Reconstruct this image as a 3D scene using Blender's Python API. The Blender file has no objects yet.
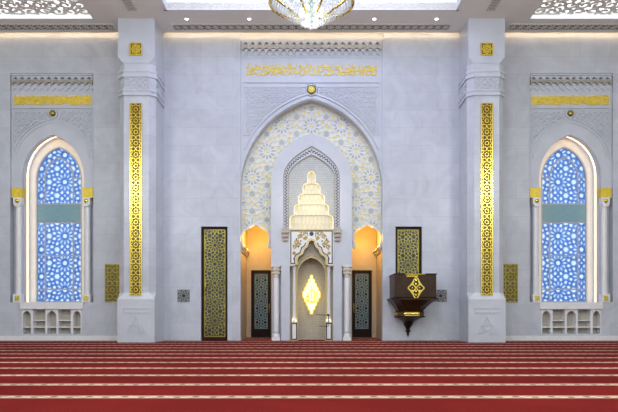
import bpy, bmesh, math, random
from math import pi, sin, cos, tan, sqrt, atan2
random.seed(7)
sc = bpy.context.scene
COL = sc.collection
F, CX, HZ, D0, HC = 630.0, 311.5, 312.0, 22.0, 1.0
def X(px, y=0.0): return (px - CX) * (D0 + y) / F
def Z(py, y=0.0): return HC + (HZ - py) * (D0 + y) / F
ZC = 10.66                                   # underside of the ceiling

# ------------------------------------------------------------------ materials
def nt(name):
    m = bpy.data.materials.new(name); m.use_nodes = True
    t = m.node_tree; b = t.nodes['Principled BSDF']
    return m, t, b
def N(t, kind, **kw):
    n = t.nodes.new(kind)
    for k, v in kw.items(): setattr(n, k, v)
    return n
def plain(name, col, rough=0.5, metal=0.0, noise=0.0, scale=6.0, spec=0.5):
    m, t, b = nt(name)
    b.inputs['Roughness'].default_value = rough
    b.inputs['Metallic'].default_value = metal
    b.inputs['Specular IOR Level'].default_value = spec
    if noise:
        tc = N(t, 'ShaderNodeTexCoord'); nz = N(t, 'ShaderNodeTexNoise')
        nz.inputs['Scale'].default_value = scale; nz.inputs['Detail'].default_value = 4
        rp = N(t, 'ShaderNodeValToRGB')
        rp.color_ramp.elements[0].position = .3; rp.color_ramp.elements[1].position = .7
        rp.color_ramp.elements[0].color = tuple(c*(1-noise) for c in col) + (1,)
        rp.color_ramp.elements[1].color = tuple(min(1, c*(1+noise)) for c in col) + (1,)
        t.links.new(tc.outputs['Object'], nz.inputs['Vector'])
        t.links.new(nz.outputs['Fac'], rp.inputs['Fac'])
        t.links.new(rp.outputs['Color'], b.inputs['Base Color'])
    else:
        b.inputs['Base Color'].default_value = tuple(col) + (1,)
    return m
def emis(name, col, strength, base=(.8, .8, .8)):
    m, t, b = nt(name)
    b.inputs['Base Color'].default_value = tuple(base) + (1,)
    b.inputs['Emission Color'].default_value = tuple(col) + (1,)
    b.inputs['Emission Strength'].default_value = strength
    return m
def marble(name, col, rough=.28, bw=1.1, bh=.62, joint=.06, var=.04, veins=.05):
    """polished slabs: faint joints, tone differences from slab to slab, soft veins"""
    m, t, b = nt(name)
    L = t.links.new
    tc = N(t, 'ShaderNodeTexCoord'); sp = N(t, 'ShaderNodeSeparateXYZ'); cb = N(t, 'ShaderNodeCombineXYZ')
    L(tc.outputs['Object'], sp.inputs[0])
    ad = N(t, 'ShaderNodeMath', operation='ADD')
    L(sp.outputs['X'], ad.inputs[0]); L(sp.outputs['Y'], ad.inputs[1])
    L(ad.outputs[0], cb.inputs[0]); L(sp.outputs['Z'], cb.inputs[1])
    br = N(t, 'ShaderNodeTexBrick'); br.offset = .5
    br.inputs['Scale'].default_value = 1; br.inputs['Brick Width'].default_value = bw
    br.inputs['Row Height'].default_value = bh; br.inputs['Mortar Size'].default_value = .006
    br.inputs['Color1'].default_value = tuple(c*(1-var) for c in col) + (1,)
    br.inputs['Color2'].default_value = tuple(c*(1+var) for c in col) + (1,)
    br.inputs['Mortar'].default_value = tuple(c*(1-joint*4) for c in col) + (1,)
    L(cb.outputs[0], br.inputs['Vector'])
    nz = N(t, 'ShaderNodeTexNoise'); nz.inputs['Scale'].default_value = 1.3
    nz.inputs['Detail'].default_value = 8; nz.inputs['Roughness'].default_value = .62; nz.inputs['Distortion'].default_value = 1.2
    L(tc.outputs['Object'], nz.inputs['Vector'])
    rp = N(t, 'ShaderNodeMapRange'); rp.inputs[1].default_value = .3; rp.inputs[2].default_value = .7
    rp.inputs[3].default_value = 1-veins; rp.inputs[4].default_value = 1+veins
    L(nz.outputs['Fac'], rp.inputs[0])
    mx = N(t, 'ShaderNodeVectorMath', operation='SCALE')
    L(br.outputs['Color'], mx.inputs[0]); L(rp.outputs[0], mx.inputs['Scale'])
    L(mx.outputs[0], b.inputs['Base Color'])
    b.inputs['Roughness'].default_value = rough
    return m

M = {}
M['marble'] = marble('pale_marble', (.55, .575, .625), joint=.04, var=.035, veins=.10)
M['plainmarble'] = marble('pale_marble_unjointed', (.57, .595, .645), joint=0, var=.01, veins=.06)
M['carved'] = plain('carved_marble', (.57, .595, .645), .45, noise=.05)
M['cream'] = plain('cream_stone', (.70, .65, .55), .4, noise=.05)
M['shadowstone'] = plain('tan_stone_and_shade', (.36, .33, .28), .6, noise=.1)  # tan paints shade on the brackets, true colour on the frame lines
M['taupe'] = plain('taupe_hole_shade', (.20, .175, .14), .6)
M['ventgrey'] = plain('grey_vent_star', (.27, .28, .28), .5)
M['ivory'] = plain('ivory_stone', (.82, .75, .50), .4, noise=.04)
M['beige'] = plain('beige_stone', (.52, .47, .40), .5, noise=.06)
M['white'] = plain('white_stone', (.80, .80, .79), .35, noise=.03)
M['gold'] = plain('polished_gold', (.80, .60, .10), .22, 1.0, noise=.12, scale=9)
M['goldback'] = plain('dull_gold', (.13, .08, .008), .3, .5, noise=.5, scale=1.6)
M['brass'] = plain('aged_brass', (.36, .29, .06), .35, 1.0, noise=.2, scale=8)
M['brassback'] = plain('dark_bronze', (.14, .11, .035), .4, .7, noise=.2, scale=8)
M['doorgold'] = plain('olive_gold_lattice', (.36, .29, .06), .35, .75, noise=.35, scale=2.2)
M['goldpaint'] = plain('gold_leaf', (.78, .58, .06), .45, .35, noise=.15, scale=12)
M['inlay'] = plain('gold_inlay', (.85, .66, .16), .4, .3)
M['greyinlay'] = plain('grey_inlay', (.46, .50, .46), .4)
M['filback'] = plain('pale_inlay_ground', (.74, .74, .60), .45, noise=.05)
M['wood'] = plain('dark_walnut', (.022, .011, .007), .38, noise=.35, scale=7, spec=.12)
M['wood2'] = plain('walnut', (.045, .021, .009), .36, noise=.3, scale=6, spec=.22)
M['doorglass'] = plain('smoked_glass', (.012, .015, .016), .12, noise=.5, scale=1.7, spec=.35)
M['doorglass2'] = plain('green_grey_glass', (.035, .05, .045), .14, noise=.6, scale=1.5)
M['steel'] = plain('grey_blue_lattice', (.20, .30, .34), .4, .1)
M['black'] = plain('black_plastic', (.012, .012, .013), .4)
M['ceiling'] = plain('ceiling_plaster', (.85, .85, .79), .8, noise=.02, scale=2)
M['ventdark'] = plain('vent_shadow', (.035, .033, .03), .7)
M['ventbar'] = plain('vent_bars', (.60, .58, .53), .6)
M['tracery'] = plain('grey_tracery', (.80, .77, .71), .6, noise=.04)
M['teal'] = plain('teal_spandrel', (.20, .37, .43), .3, noise=.06, scale=10)
M['mullion'] = plain('grey_mullion', (.42, .46, .52), .4)
M['brown'] = plain('brown_inlay', (.05, .032, .02), .4)
M['bead'] = plain('dark_bead', (.03, .022, .018), .4)
M['ochre'] = plain('ochre_inlay', (.45, .32, .07), .4)
M['blueinlay'] = plain('blue_inlay', (.05, .07, .16), .4)
M['goldedge'] = plain('ochre_moulding', (.62, .50, .25), .4, .2)
M['crystal'] = plain('crystal', (.74, .78, .79), .08, 0, spec=1.0)
M['greenglass'] = plain('green_glass_stem', (.30, .42, .36), .15)
M['amber'] = plain('amber_plaster', (.85, .60, .26), .55, noise=.04)
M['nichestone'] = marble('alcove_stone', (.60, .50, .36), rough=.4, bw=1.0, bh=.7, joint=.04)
M['led'] = emis('warm_led', (1.0, .70, .40), 3.2)
M['ledcove'] = emis('warm_cove_led', (1.0, .72, .43), 13.0)
M['ledsoft'] = emis('warm_led_soft', (1.0, .84, .42), 1.05)
M['ledblue'] = emis('blue_led', (.42, .46, 1.0), 1.1)
M['ledwhite'] = emis('white_panel_light', (.90, .97, 1.0), 1.1)
M['rimglow'] = emis('rim_face_glow', (.78, .88, 1.0), .72)  # light falling on the coffer rims, put into emission
M['lamp'] = emis('lamp_lens', (1.0, 1.0, 1.0), 9.0)
M['bulb'] = emis('lit_bulb', (1.0, .98, .93), 3.5)
M['glow'] = emis('lit_alabaster', (1.0, .84, .44), .95, (.9, .8, .5))
M['glowgold'] = emis('lit_gold_script', (1.0, .45, .02), .45, (.8, .5, .05))

def mosaic_mat(nm, c1, c2, c3):
    m, t, b = nt(nm); L = t.links.new
    tc = N(t, 'ShaderNodeTexCoord'); sp = N(t, 'ShaderNodeSeparateXYZ'); cb = N(t, 'ShaderNodeCombineXYZ')
    L(tc.outputs['Object'], sp.inputs[0]); L(sp.outputs['X'], cb.inputs[0]); L(sp.outputs['Z'], cb.inputs[1])
    ck = N(t, 'ShaderNodeTexBrick'); ck.offset = .5
    ck.inputs['Scale'].default_value = 1; ck.inputs['Brick Width'].default_value = .066; ck.inputs['Row Height'].default_value = .066
    ck.inputs['Mortar Size'].default_value = .008
    ck.inputs['Color1'].default_value = c1; ck.inputs['Color2'].default_value = c2
    ck.inputs['Mortar'].default_value = c3
    L(cb.outputs[0], ck.inputs['Vector']); L(ck.outputs['Color'], b.inputs['Base Color'])
    b.inputs['Roughness'].default_value = .4
    return m
M['mosaic'] = mosaic_mat('grey_mosaic', (.48, .50, .49, 1), (.58, .60, .59, 1), (.34, .35, .34, 1))
M['creammosaic'] = mosaic_mat('cream_mosaic', (.50, .46, .37, 1), (.58, .54, .44, 1), (.38, .34, .26, 1))

def screen_mat():
    m = bpy.data.materials.new('blue_acrylic_screen'); m.use_nodes = True
    t = m.node_tree; t.nodes.clear()
    o = N(t, 'ShaderNodeOutputMaterial'); tr = N(t, 'ShaderNodeBsdfTranslucent'); df = N(t, 'ShaderNodeBsdfDiffuse'); mx = N(t, 'ShaderNodeMixShader')
    tr.inputs[0].default_value = (.60, .79, 1.0, 1); df.inputs[0].default_value = (.2, .35, .7, 1); mx.inputs[0].default_value = .12
    t.links.new(tr.outputs[0], mx.inputs[1]); t.links.new(df.outputs[0], mx.inputs[2]); t.links.new(mx.outputs[0], o.inputs[0])
    return m
M['screen'] = screen_mat()
def pane_mat():
    m = bpy.data.materials.new('clear_glass'); m.use_nodes = True
    t = m.node_tree; t.nodes.clear()
    o = N(t, 'ShaderNodeOutputMaterial'); tr = N(t, 'ShaderNodeBsdfTransparent'); gl = N(t, 'ShaderNodeBsdfGlossy'); mx = N(t, 'ShaderNodeMixShader')
    tr.inputs[0].default_value = (.90, .95, 1, 1); gl.inputs['Roughness'].default_value = .05; mx.inputs[0].default_value = .05
    t.links.new(tr.outputs[0], mx.inputs[1]); t.links.new(gl.outputs[0], mx.inputs[2]); t.links.new(mx.outputs[0], o.inputs[0])
    return m
M['pane'] = pane_mat()

def carpet_mat():
    m, t, b = nt('red_prayer_carpet'); L = t.links.new
    def mth(op, a, c=None, d=None):
        n = N(t, 'ShaderNodeMath', operation=op)
        for i, v in enumerate((a, c, d)):
            if v is None: continue
            if isinstance(v, (int, float)): n.inputs[i].default_value = v
            else: L(v, n.inputs[i])
        return n.outputs[0]
    tc = N(t, 'ShaderNodeTexCoord'); sp = N(t, 'ShaderNodeSeparateXYZ'); L(tc.outputs['Object'], sp.inputs[0])
    x, y = sp.outputs['X'], sp.outputs['Y']
    v = mth('SUBTRACT', mth('FLOORED_MODULO', mth('ADD', y, 22 - 7.42 + .635), 1.27), .635)     # distance from a row's middle line
    av = mth('ABSOLUTE', v)
    band = mth('LESS_THAN', av, .108)
    # running scroll motif inside the band
    u = mth('MULTIPLY', x, 2*pi/.42)
    wav = mth('MULTIPLY', mth('SINE', u), .05)
    stem = mth('LESS_THAN', mth('ABSOLUTE', mth('SUBTRACT', v, wav)), .012)
    du = mth('SUBTRACT', mth('FLOORED_MODULO', mth('ADD', x, .0), .21), .105)
    alt = mth('MULTIPLY', mth('SIGN', mth('SINE', u)), -.028)
    dv = mth('SUBTRACT', v, alt)
    rr = mth('SQRT', mth('ADD', mth('MULTIPLY', du, du), mth('MULTIPLY', mth('MULTIPLY', dv, dv), 1.6)))
    flower = mth('LESS_THAN', rr, .045)
    motif = mth('MAXIMUM', stem, flower)
    nz = N(t, 'ShaderNodeTexNoise'); nz.inputs['Scale'].default_value = 60; nz.inputs['Detail'].default_value = 3
    L(tc.outputs['Object'], nz.inputs['Vector'])
    nz2 = N(t, 'ShaderNodeTexNoise'); nz2.inputs['Scale'].default_value = .6; nz2.inputs['Detail'].default_value = 3
    L(tc.outputs['Object'], nz2.inputs['Vector'])
    k = mth('ADD', mth('MULTIPLY', nz.outputs['Fac'], .6), mth('MULTIPLY_ADD', nz2.outputs['Fac'], .8, .30))
    def mix(f, a, c):
        n = N(t, 'ShaderNodeMix', data_type='RGBA'); L(f, n.inputs[0])
        for s, vv in ((6, a), (7, c)):
            if isinstance(vv, tuple): n.inputs[s].default_value = vv + (1,)
            else: L(vv, n.inputs[s])
        return n.outputs[2]
    CR, RD, MO = (.60, .45, .32), (.158, .0125, .0105), (.14, .022, .015)
    c = mix(band, RD, mix(motif, CR, MO))
    sc_ = N(t, 'ShaderNodeVectorMath', operation='SCALE'); L(c, sc_.inputs[0]); L(k, sc_.inputs['Scale'])
    L(sc_.outputs[0], b.inputs['Base Color'])
    b.inputs['Roughness'].default_value = .95; b.inputs['Specular IOR Level'].default_value = .03
    bp = N(t, 'ShaderNodeBump'); bp.inputs['Strength'].default_value = .25; bp.inputs['Distance'].default_value = .01
    L(nz.outputs['Fac'], bp.inputs['Height']); L(bp.outputs[0], b.inputs['Normal'])
    return m
M['carpet'] = carpet_mat()

# ------------------------------------------------------------------ mesh helpers
WL = {}                                      # world position of every root and part
class MB:
    def __init__(s): s.v = []; s.f = []; s.sm = []
    def add(s, vs, fs, smooth=False):
        o = len(s.v); s.v += [tuple(p) for p in vs]
        for f in fs: s.f.append([i+o for i in f]); s.sm.append(smooth)
        return s
    def box(s, x0, x1, y0, y1, z0, z1):
        vs = [(x, y, z) for z in (z0, z1) for y in (y0, y1) for x in (x0, x1)]
        return s.add(vs, [(0,2,3,1), (4,5,7,6), (0,1,5,4), (2,6,7,3), (0,4,6,2), (1,3,7,5)])
    def prism(s, poly, y0, y1, smooth=False):        # outline in x,z pushed through from y0 to y1
        n = len(poly)
        s.add([(x, y0, z) for x, z in poly] + [(x, y1, z) for x, z in poly], [list(range(n)), list(range(2*n-1, n-1, -1))] + [])
        o = len(s.v) - 2*n
        for i in range(n):
            j = (i+1) % n; s.f.append([o+i, o+j, o+n+j, o+n+i]); s.sm.append(smooth)
        return s
    def prismz(s, poly, z0, z1, scale1=None):        # outline in x,y pushed up from z0 to z1
        n = len(poly); top = scale1 or poly
        s.add([(x, y, z0) for x, y in poly] + [(x, y, z1) for x, y in top], [list(range(n)), list(range(2*n-1, n-1, -1))])
        o = len(s.v) - 2*n
        for i in range(n):
            j = (i+1) % n; s.f.append([o+i, o+j, o+n+j, o+n+i]); s.sm.append(False)
        return s
    def ribbon(s, path, w, y0, y1, closed=False, w2=None):
        n = len(path)
        if n < 2: return s
        j_ = (len(s.f)*37 % 101)/101*.004; y0 -= j_; y1 -= j_*.25     # crossing strips never share a plane
        L, R = [], []
        for i, (px, pz) in enumerate(path):
            a = path[i-1] if (i > 0 or closed) else path[i]
            b = path[(i+1) % n] if (i < n-1 or closed) else path[i]
            def nrm(p, q):
                dx, dz = q[0]-p[0], q[1]-p[1]; l = math.hypot(dx, dz) or 1e-9
                return (-dz/l, dx/l)
            n1 = nrm(a, path[i]) if a != path[i] else nrm(path[i], b)
            n2 = nrm(path[i], b) if b != path[i] else n1
            mx, mz = n1[0]+n2[0], n1[1]+n2[1]; l = math.hypot(mx, mz) or 1e-9
            mx /= l; mz /= l
            k = min(2.0, 1/max(.3, mx*n1[0]+mz*n1[1]))
            ww = w if w2 is None else w + (w2-w)*i/(n-1)
            L.append((px+mx*k*ww/2, pz+mz*k*ww/2)); R.append((px-mx*k*ww/2, pz-mz*k*ww/2))
        vs = []
        for l, r in zip(L, R): vs += [(l[0], y0, l[1]), (r[0], y0, r[1]), (r[0], y1, r[1]), (l[0], y1, l[1])]
        fs = []
        for i in range(n if closed else n-1):
            a, b = 4*i, 4*((i+1) % n)
            for k in range(4): fs.append((a+k, a+(k+1) % 4, b+(k+1) % 4, b+k))
        if not closed: fs += [(3, 2, 1, 0), tuple(4*(n-1)+k for k in range(4))]
        return s.add(vs, fs)
    def lathe(s, prof, cx, cy, n=20, a0=0, a1=2*pi, smooth=True):
        full = abs(a1-a0-2*pi) < 1e-6; m = n if full else n+1
        vs = []
        for r, z in prof:
            for i in range(m):
                a = a0+(a1-a0)*i/n; vs.append((cx+r*cos(a), cy+r*sin(a), z))
        fs = []
        for k in range(len(prof)-1):
            for i in range(n):
                j = (i+1) % m; fs.append((k*m+i, k*m+j, (k+1)*m+j, (k+1)*m+i))
        s.add(vs, fs, smooth)
        o = len(s.v)-len(vs)
        s.f.append([o+i for i in range(m-1, -1, -1)]); s.sm.append(False)
        s.f.append([o+(len(prof)-1)*m+i for i in range(m)]); s.sm.append(False)
        return s
    def tube(s, path, r, n=8):
        k = len(path); vs = []
        for i, p in enumerate(path):
            a = path[max(0, i-1)]; b = path[min(k-1, i+1)]
            d = [b[j]-a[j] for j in range(3)]; l = sqrt(sum(c*c for c in d)) or 1; d = [c/l for c in d]
            u = (0, 0, 1) if abs(d[2]) < .9 else (1, 0, 0)
            e = [d[1]*u[2]-d[2]*u[1], d[2]*u[0]-d[0]*u[2], d[0]*u[1]-d[1]*u[0]]; l = sqrt(sum(c*c for c in e)); e = [c/l for c in e]
            g = [d[1]*e[2]-d[2]*e[1], d[2]*e[0]-d[0]*e[2], d[0]*e[1]-d[1]*e[0]]
            for q in range(n):
                t = 2*pi*q/n; vs.append(tuple(p[j]+r*(cos(t)*e[j]+sin(t)*g[j]) for j in range(3)))
        fs = [(i*n+q, i*n+(q+1) % n, (i+1)*n+(q+1) % n, (i+1)*n+q) for i in range(k-1) for q in range(n)]
        fs += [tuple(range(n-1, -1, -1)), tuple((k-1)*n+q for q in range(n))]
        return s.add(vs, fs, True)
    def ball(s, c, r, sx=1, sy=1, sz=1, n=12, m=7):
        vs = [(c[0], c[1], c[2]-r*sz)]; fs = []
        for j in range(1, m):
            p = -pi/2+pi*j/m
            for i in range(n): vs.append((c[0]+r*sx*cos(p)*cos(2*pi*i/n), c[1]+r*sy*cos(p)*sin(2*pi*i/n), c[2]+r*sz*sin(p)))
        vs.append((c[0], c[1], c[2]+r*sz)); T = len(vs)-1
        for i in range(n):
            fs.append((0, 1+(i+1) % n, 1+i)); fs.append((T, T-n+i, T-n+(i+1) % n))
        for j in range(m-2):
            for i in range(n): a = 1+j*n; fs.append((a+i, a+(i+1) % n, a+n+(i+1) % n, a+n+i))
        return s.add(vs, fs, True)
    def octa(s, c, r, h):
        x, y, z = c
        return s.add([(x+r,y,z), (x,y+r,z), (x-r,y,z), (x,y-r,z), (x,y,z+h*.4), (x,y,z-h)],
                     [(0,1,4), (1,2,4), (2,3,4), (3,0,4), (1,0,5), (2,1,5), (3,2,5), (0,3,5)])
    def build(s, name, mat, parent=None):
        w = WL[parent.name] if parent else (0, 0, 0)
        me = bpy.data.meshes.new(name)
        me.from_pydata([(a-w[0], b-w[1], c-w[2]) for a, b, c in s.v], [], s.f)
        me.polygons.foreach_set('use_smooth', s.sm)
        bm = bmesh.new(); bm.from_mesh(me); bmesh.ops.recalc_face_normals(bm, faces=bm.faces); bm.to_mesh(me); bm.free()
        me.materials.append(M[mat] if isinstance(mat, str) else mat)
        o = bpy.data.objects.new(name, me); COL.objects.link(o)
        if parent: o.parent = parent
        WL[o.name] = w
        return o
def tag(o, label=None, cat=None, group=None, kind=None):
    if label: o['label'] = label
    if cat: o['category'] = cat
    if group: o['group'] = group
    if kind: o['kind'] = kind
    return o
def thing(name, loc, label=None, cat=None, group=None, kind=None):
    o = bpy.data.objects.new(name, None); COL.objects.link(o); o.location = loc
    o.empty_display_size = .2; WL[o.name] = tuple(loc)
    return tag(o, label, cat, group, kind)
def copy_tree(o, parent=None):
    c = o.copy(); COL.objects.link(c); WL[c.name] = WL[o.name]
    if parent: c.parent = parent
    for ch in list(o.children): copy_tree(ch, c)
    return c
def moved(o, dx, label, kind=None):
    c = copy_tree(o); c.location.x += dx; c['label'] = label
    return c

# ------------------------------------------------------------------ outlines and ornament
def arch(cx, w, zs, h, k=.3, n=14):      # k < 0: keel shaped, exponent -k
    """pointed arch from the left springing over the apex to the right springing"""
    if k < 0:
        left = [(-w*(1-(i/n)**-k), h*i/n) for i in range(n+1)]
        return [(cx+x, zs+z) for x, z in left] + [(cx-x, zs+z) for x, z in reversed(left[:-1])]
    c = k*w; R = w+c; H = sqrt(R*R-c*c); a1 = math.acos(-c/R)
    left = [(c+R*cos(pi+(a1-pi)*i/n), R*sin(pi+(a1-pi)*i/n)*h/H) for i in range(n+1)]
    left[-1] = (0, h)
    return [(cx+x, zs+z) for x, z in left] + [(cx-x, zs+z) for x, z in reversed(left[:-1])]
def leg_arch(cx, w, z0, zs, h, k=.3, n=14):
    return [(cx-w, z0)] + arch(cx, w, zs, h, k, n) + [(cx+w, z0)]
def inside(p, poly):
    x, z = p; r = False; n = len(poly); j = n-1
    for i in range(n):
        xi, zi = poly[i]; xj, zj = poly[j]
        if (zi > z) != (zj > z) and x < (xj-xi)*(z-zi)/(zj-zi)+xi: r = not r
        j = i
    return r
def clip(seg, ok, n=8):
    """the stretches of a polyline where ok(point) holds"""
    pts = []
    for a, b in zip(seg[:-1], seg[1:]):
        for i in range(n): pts.append((a[0]+(b[0]-a[0])*i/n, a[1]+(b[1]-a[1])*i/n))
    pts.append(seg[-1])
    if all(ok(p) for p in pts): return [seg]
    out, cur = [], []
    for p in pts:
        if ok(p): cur.append(p)
        else:
            if len(cur) > 1: out.append(cur)
            cur = []
    if len(cur) > 1: out.append(cur)
    return [[c[0], c[-1]] if len(seg) == 2 else c for c in out]
def star(cx, cz, n, A, rot, th):
    """star lines inside a regular n-gon of apothem A, one edge facing angle rot"""
    out = []; t = tan(pi/n); s = A*t/(cos(th)+sin(th)*t)
    r = (A-s*sin(th))/cos(pi/n)
    for i in range(n):
        a = rot+2*pi*i/n
        m = (cx+A*cos(a), cz+A*sin(a))
        for d in (-1, 1):
            out.append([m, (cx+r*cos(a+d*pi/n), cz+r*sin(a+d*pi/n))])
    return out
def girih(x0, x1, z0, z1, S, ox, oz, vertical=False, th=math.radians(62)):
    """12-point star net over the 4.6.12 tiling, S from rosette to rosette; returns lines, rosette, hexagon and square centres"""
    a = S/(3+sqrt(3)); segs, C, Hx, Sq = [], [], [], []
    A12, A6 = a*(2+sqrt(3))/2, a*sqrt(3)/2
    m = int(max(x1-x0, z1-z0)/S)+3
    for j in range(-m, m+1):
        for i in range(-2*m, 2*m+1):
            u, v = (i+.5*(j % 2))*S, j*S*sqrt(3)/2
            rot = 0
            if vertical: u, v, rot = v, u, pi/2
            c = (ox+u, oz+v)
            if not (x0-S < c[0] < x1+S and z0-S < c[1] < z1+S): continue
            C.append(c)
            segs += star(c[0], c[1], 12, A12, rot, th)
            tt = tan(pi/12); ss = A12*tt/(cos(th)+sin(th)*tt); rs = (A12-ss*sin(th))/cos(pi/12)
            ri = A12*.30; segs += [[(c[0]+ri*cos(rot+(q+.5)*pi/6), c[1]+ri*sin(rot+(q+.5)*pi/6)), (c[0]+rs*cos(rot+(q+.5)*pi/6), c[1]+rs*sin(rot+(q+.5)*pi/6))] for q in range(12)]
                                            # inner twelve-sided ring of the rosette
            segs += [[(c[0]+ri*cos(rot+(q-.5)*pi/6), c[1]+ri*sin(rot+(q-.5)*pi/6)), (c[0]+ri*cos(rot+(q+.5)*pi/6), c[1]+ri*sin(rot+(q+.5)*pi/6))] for q in range(12)]
            for q in range(2):
                an = rot+pi/6+q*pi/3; h = (c[0]+S/sqrt(3)*cos(an), c[1]+S/sqrt(3)*sin(an))
                Hx.append(h); segs += star(h[0], h[1], 6, A6, an+pi/6+pi/6, math.radians(58))
            for q in range(3):
                an = rot+q*pi/3; h = (c[0]+S/2*cos(an), c[1]+S/2*sin(an))
                Sq.append(h); segs += star(h[0], h[1], 4, a/2, an, math.radians(50))
    return segs, C, Hx, Sq
def net(mb, segs, ok, w, y0, y1):
    for s in segs:
        for c in clip(s, ok): mb.ribbon(c, w, y0, y1)
    return mb
def octnet(x0, x1, z0, z1, S, ox, oz, th=math.radians(56)):
    """eight-point star net over the 4.8.8 tiling"""
    segs = []; a = S*tan(pi/8)
    for i in range(math.floor((x0-ox)/S)-1, math.ceil((x1-ox)/S)+2):
        for j in range(math.floor((z0-oz)/S)-1, math.ceil((z1-oz)/S)+2):
            c = (ox+i*S, oz+j*S); segs += star(c[0], c[1], 8, S/2, 0, th)
            r = S*.17; segs += [[(c[0]+r*cos(q*pi/4), c[1]+r*sin(q*pi/4)), (c[0]+r*cos((q+1)*pi/4), c[1]+r*sin((q+1)*pi/4))] for q in range(8)]
            segs += star(c[0]+S/2, c[1]+S/2, 4, a/2, pi/4, math.radians(48))
    return segs
def rect_ok(x0, x1, z0, z1): return lambda p: x0 <= p[0] <= x1 and z0 <= p[1] <= z1
def scrolls(mb, x0, x1, z0, z1, s, ok, w, y0, y1, rnd, turns=1.5, leaf=True):
    """vine scrolls: one spiral to a cell, handed alternately, with leaves"""
    nx, nz = max(1, round((x1-x0)/s)), max(1, round((z1-z0)/s))
    for i in range(nx):
        for j in range(nz):
            cx, cz = x0+(i+.5)*(x1-x0)/nx, z0+(j+.5)*(z1-z0)/nz
            hd = 1 if (i+j) % 2 else -1; a0 = rnd.uniform(0, 2*pi); k = 15
            p = []
            for q in range(k+1):
                t = q/k; r = s*(.62-.52*t); a = a0+hd*2*pi*turns*t
                p.append((cx+r*cos(a), cz+r*sin(a)))
            for c in clip(p, ok, 1): mb.ribbon(c, w, y0, y1)
            if leaf:
                for q in (3, 6, 9):
                    x, z = p[q]; a = a0+hd*2*pi*turns*q/k
                    d = [(x, z), (x+s*.2*cos(a+hd*.9), z+s*.2*sin(a+hd*.9)), (x+s*.34*cos(a+hd*.2), z+s*.34*sin(a+hd*.2))]
                    for c in clip(d, ok, 2): mb.ribbon(c, w*1.2, y0, y1, w2=w*.4)
    return mb
def script_strokes(mb, x0, x1, z0, z1, w, y0, y1, rnd, step=.16):
    """two interlaced lines of pen strokes: uprights, bowls and dots, too small to read in the photograph"""
    H = z1-z0; x = x0
    ok = rect_ok(x0, x1, z0, z1)
    while x < x1:
        for base in (.06, .34, .62):
            zb = z0+H*(base+rnd.uniform(-.05, .08)); k = rnd.random(); xx = x+rnd.uniform(-.03, .05)
            if k < .42: p = [(xx, zb), (xx+rnd.uniform(-.02, .02), zb+H*.42)]
            elif k < .8:
                r = rnd.uniform(.5, .8)*step
                p = [(xx+r*cos(a), zb+H*.14+H*.2*sin(a)) for a in [pi+.2+i*(pi-.1)/6 for i in range(7)]] + [(xx+r*1.1, zb+H*.30)]
            else: p = [(xx-step*.6, zb+H*.1), (xx, zb+H*.16), (xx+step*.5, zb+H*.08), (xx+step*.8, zb+H*.26)]
            for c in clip(p, ok, 2): mb.ribbon(c, w, y0, y1, w2=w*.7)
            if rnd.random() < .6:
                dx, dz = xx+rnd.uniform(-.08, .08), zb+H*rnd.uniform(.25, .4)
                if ok((dx-w, dz-w)) and ok((dx+w, dz+w)): mb.prism([(dx-w*.7, dz), (dx, dz-w*.7), (dx+w*.7, dz), (dx, dz+w*.7)], y0, y1)
        x += step*rnd.uniform(.7, 1.1)
    return mb
def scallop_row(mb, x0, x1, n, zt, zb, h, y0, y1, shift=0):
    """a hanging row of little pointed arches: one tier of a stalactite cornice"""
    p = (x1-x0)/n; poly = [(x0, zt), (x0, zb)]
    for i in range(n):
        c = x0+(i+.5)*p
        poly += [(c-p*.36, zb), (c-p*.36, zb+h*.35), (c-p*.24, zb+h*.8), (c, zb+h), (c+p*.24, zb+h*.8), (c+p*.36, zb+h*.35), (c+p*.36, zb)]
    poly += [(x1, zb), (x1, zt)]
    return mb.prism(poly, y0, y1)

def disc(mb, c, r, y0, y1, n=10): return mb.prism([(c[0]+r*cos(2*pi*q/n), c[1]+r*sin(2*pi*q/n)) for q in range(n)], y0, y1)
# ================================================================== THE SETTING
fl = MB().box(-15, 15, -32, 3.4, -.30, -.02).build('floor', 'beige')
tag(fl, 'stone floor slab under the red carpet', 'floor', kind='structure')
tag(MB().box(-15, 15, -32, 2.62, -.02, 0).build('carpet', 'carpet'),
    'wall to wall red prayer carpet with cream patterned rows', 'carpet')

WX = X(51.7); PW = 1.455                      # window bay: middle and half width of the recessed panel
ZB, ZT = Z(302.3), Z(73.3)                    # its bottom and top
SH0, SH1, SHZ0, SHZ1 = WX-1.04, WX+1.04, .235, 1.09     # shelf niche below
wb = MB()
DX0, DX1, DZ1 = X(201), X(227.5), Z(226.5)    # tall lattice door
TOP = 11.05
for s in (-1, 1):
    def b(x0, x1, z0, z1, y1=.55):
        wb.box(min(s*x0, s*x1), max(s*x0, s*x1), 0, y1, z0, z1)
    wx = abs(WX)
    b(15, wx+PW, 0, TOP); b(wx+PW, wx-PW, ZT, TOP); b(wx+PW, wx-PW, SHZ1, ZB); b(wx+PW, wx-PW, 0, SHZ0)
    b(wx+PW, wx+1.04, SHZ0, SHZ1); b(wx-1.04, wx-PW, SHZ0, SHZ1)
    d0, d1 = -DX0, -DX1                       # door openings either side of the great arch
    zlo = 0 if s < 0 else 2.0
    b(wx-PW, d0, 0, TOP); b(d1, 2.53, 0, TOP); b(d0, d1, DZ1, TOP)
    if s > 0: b(d0, d1, 0, zlo)
    b(d0, d1, zlo, DZ1, .55) if False else wb.box(min(s*d0, s*d1), max(s*d0, s*d1), .25, .55, zlo, DZ1)
    b(wx+1.04, wx-1.04, SHZ0, SHZ1) if False else wb.box(min(s*(wx+1.04), s*(wx-1.04)), max(s*(wx+1.04), s*(wx-1.04)), .35, .55, SHZ0, SHZ1)
wall = wb.build('wall_back', 'marble')
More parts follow.
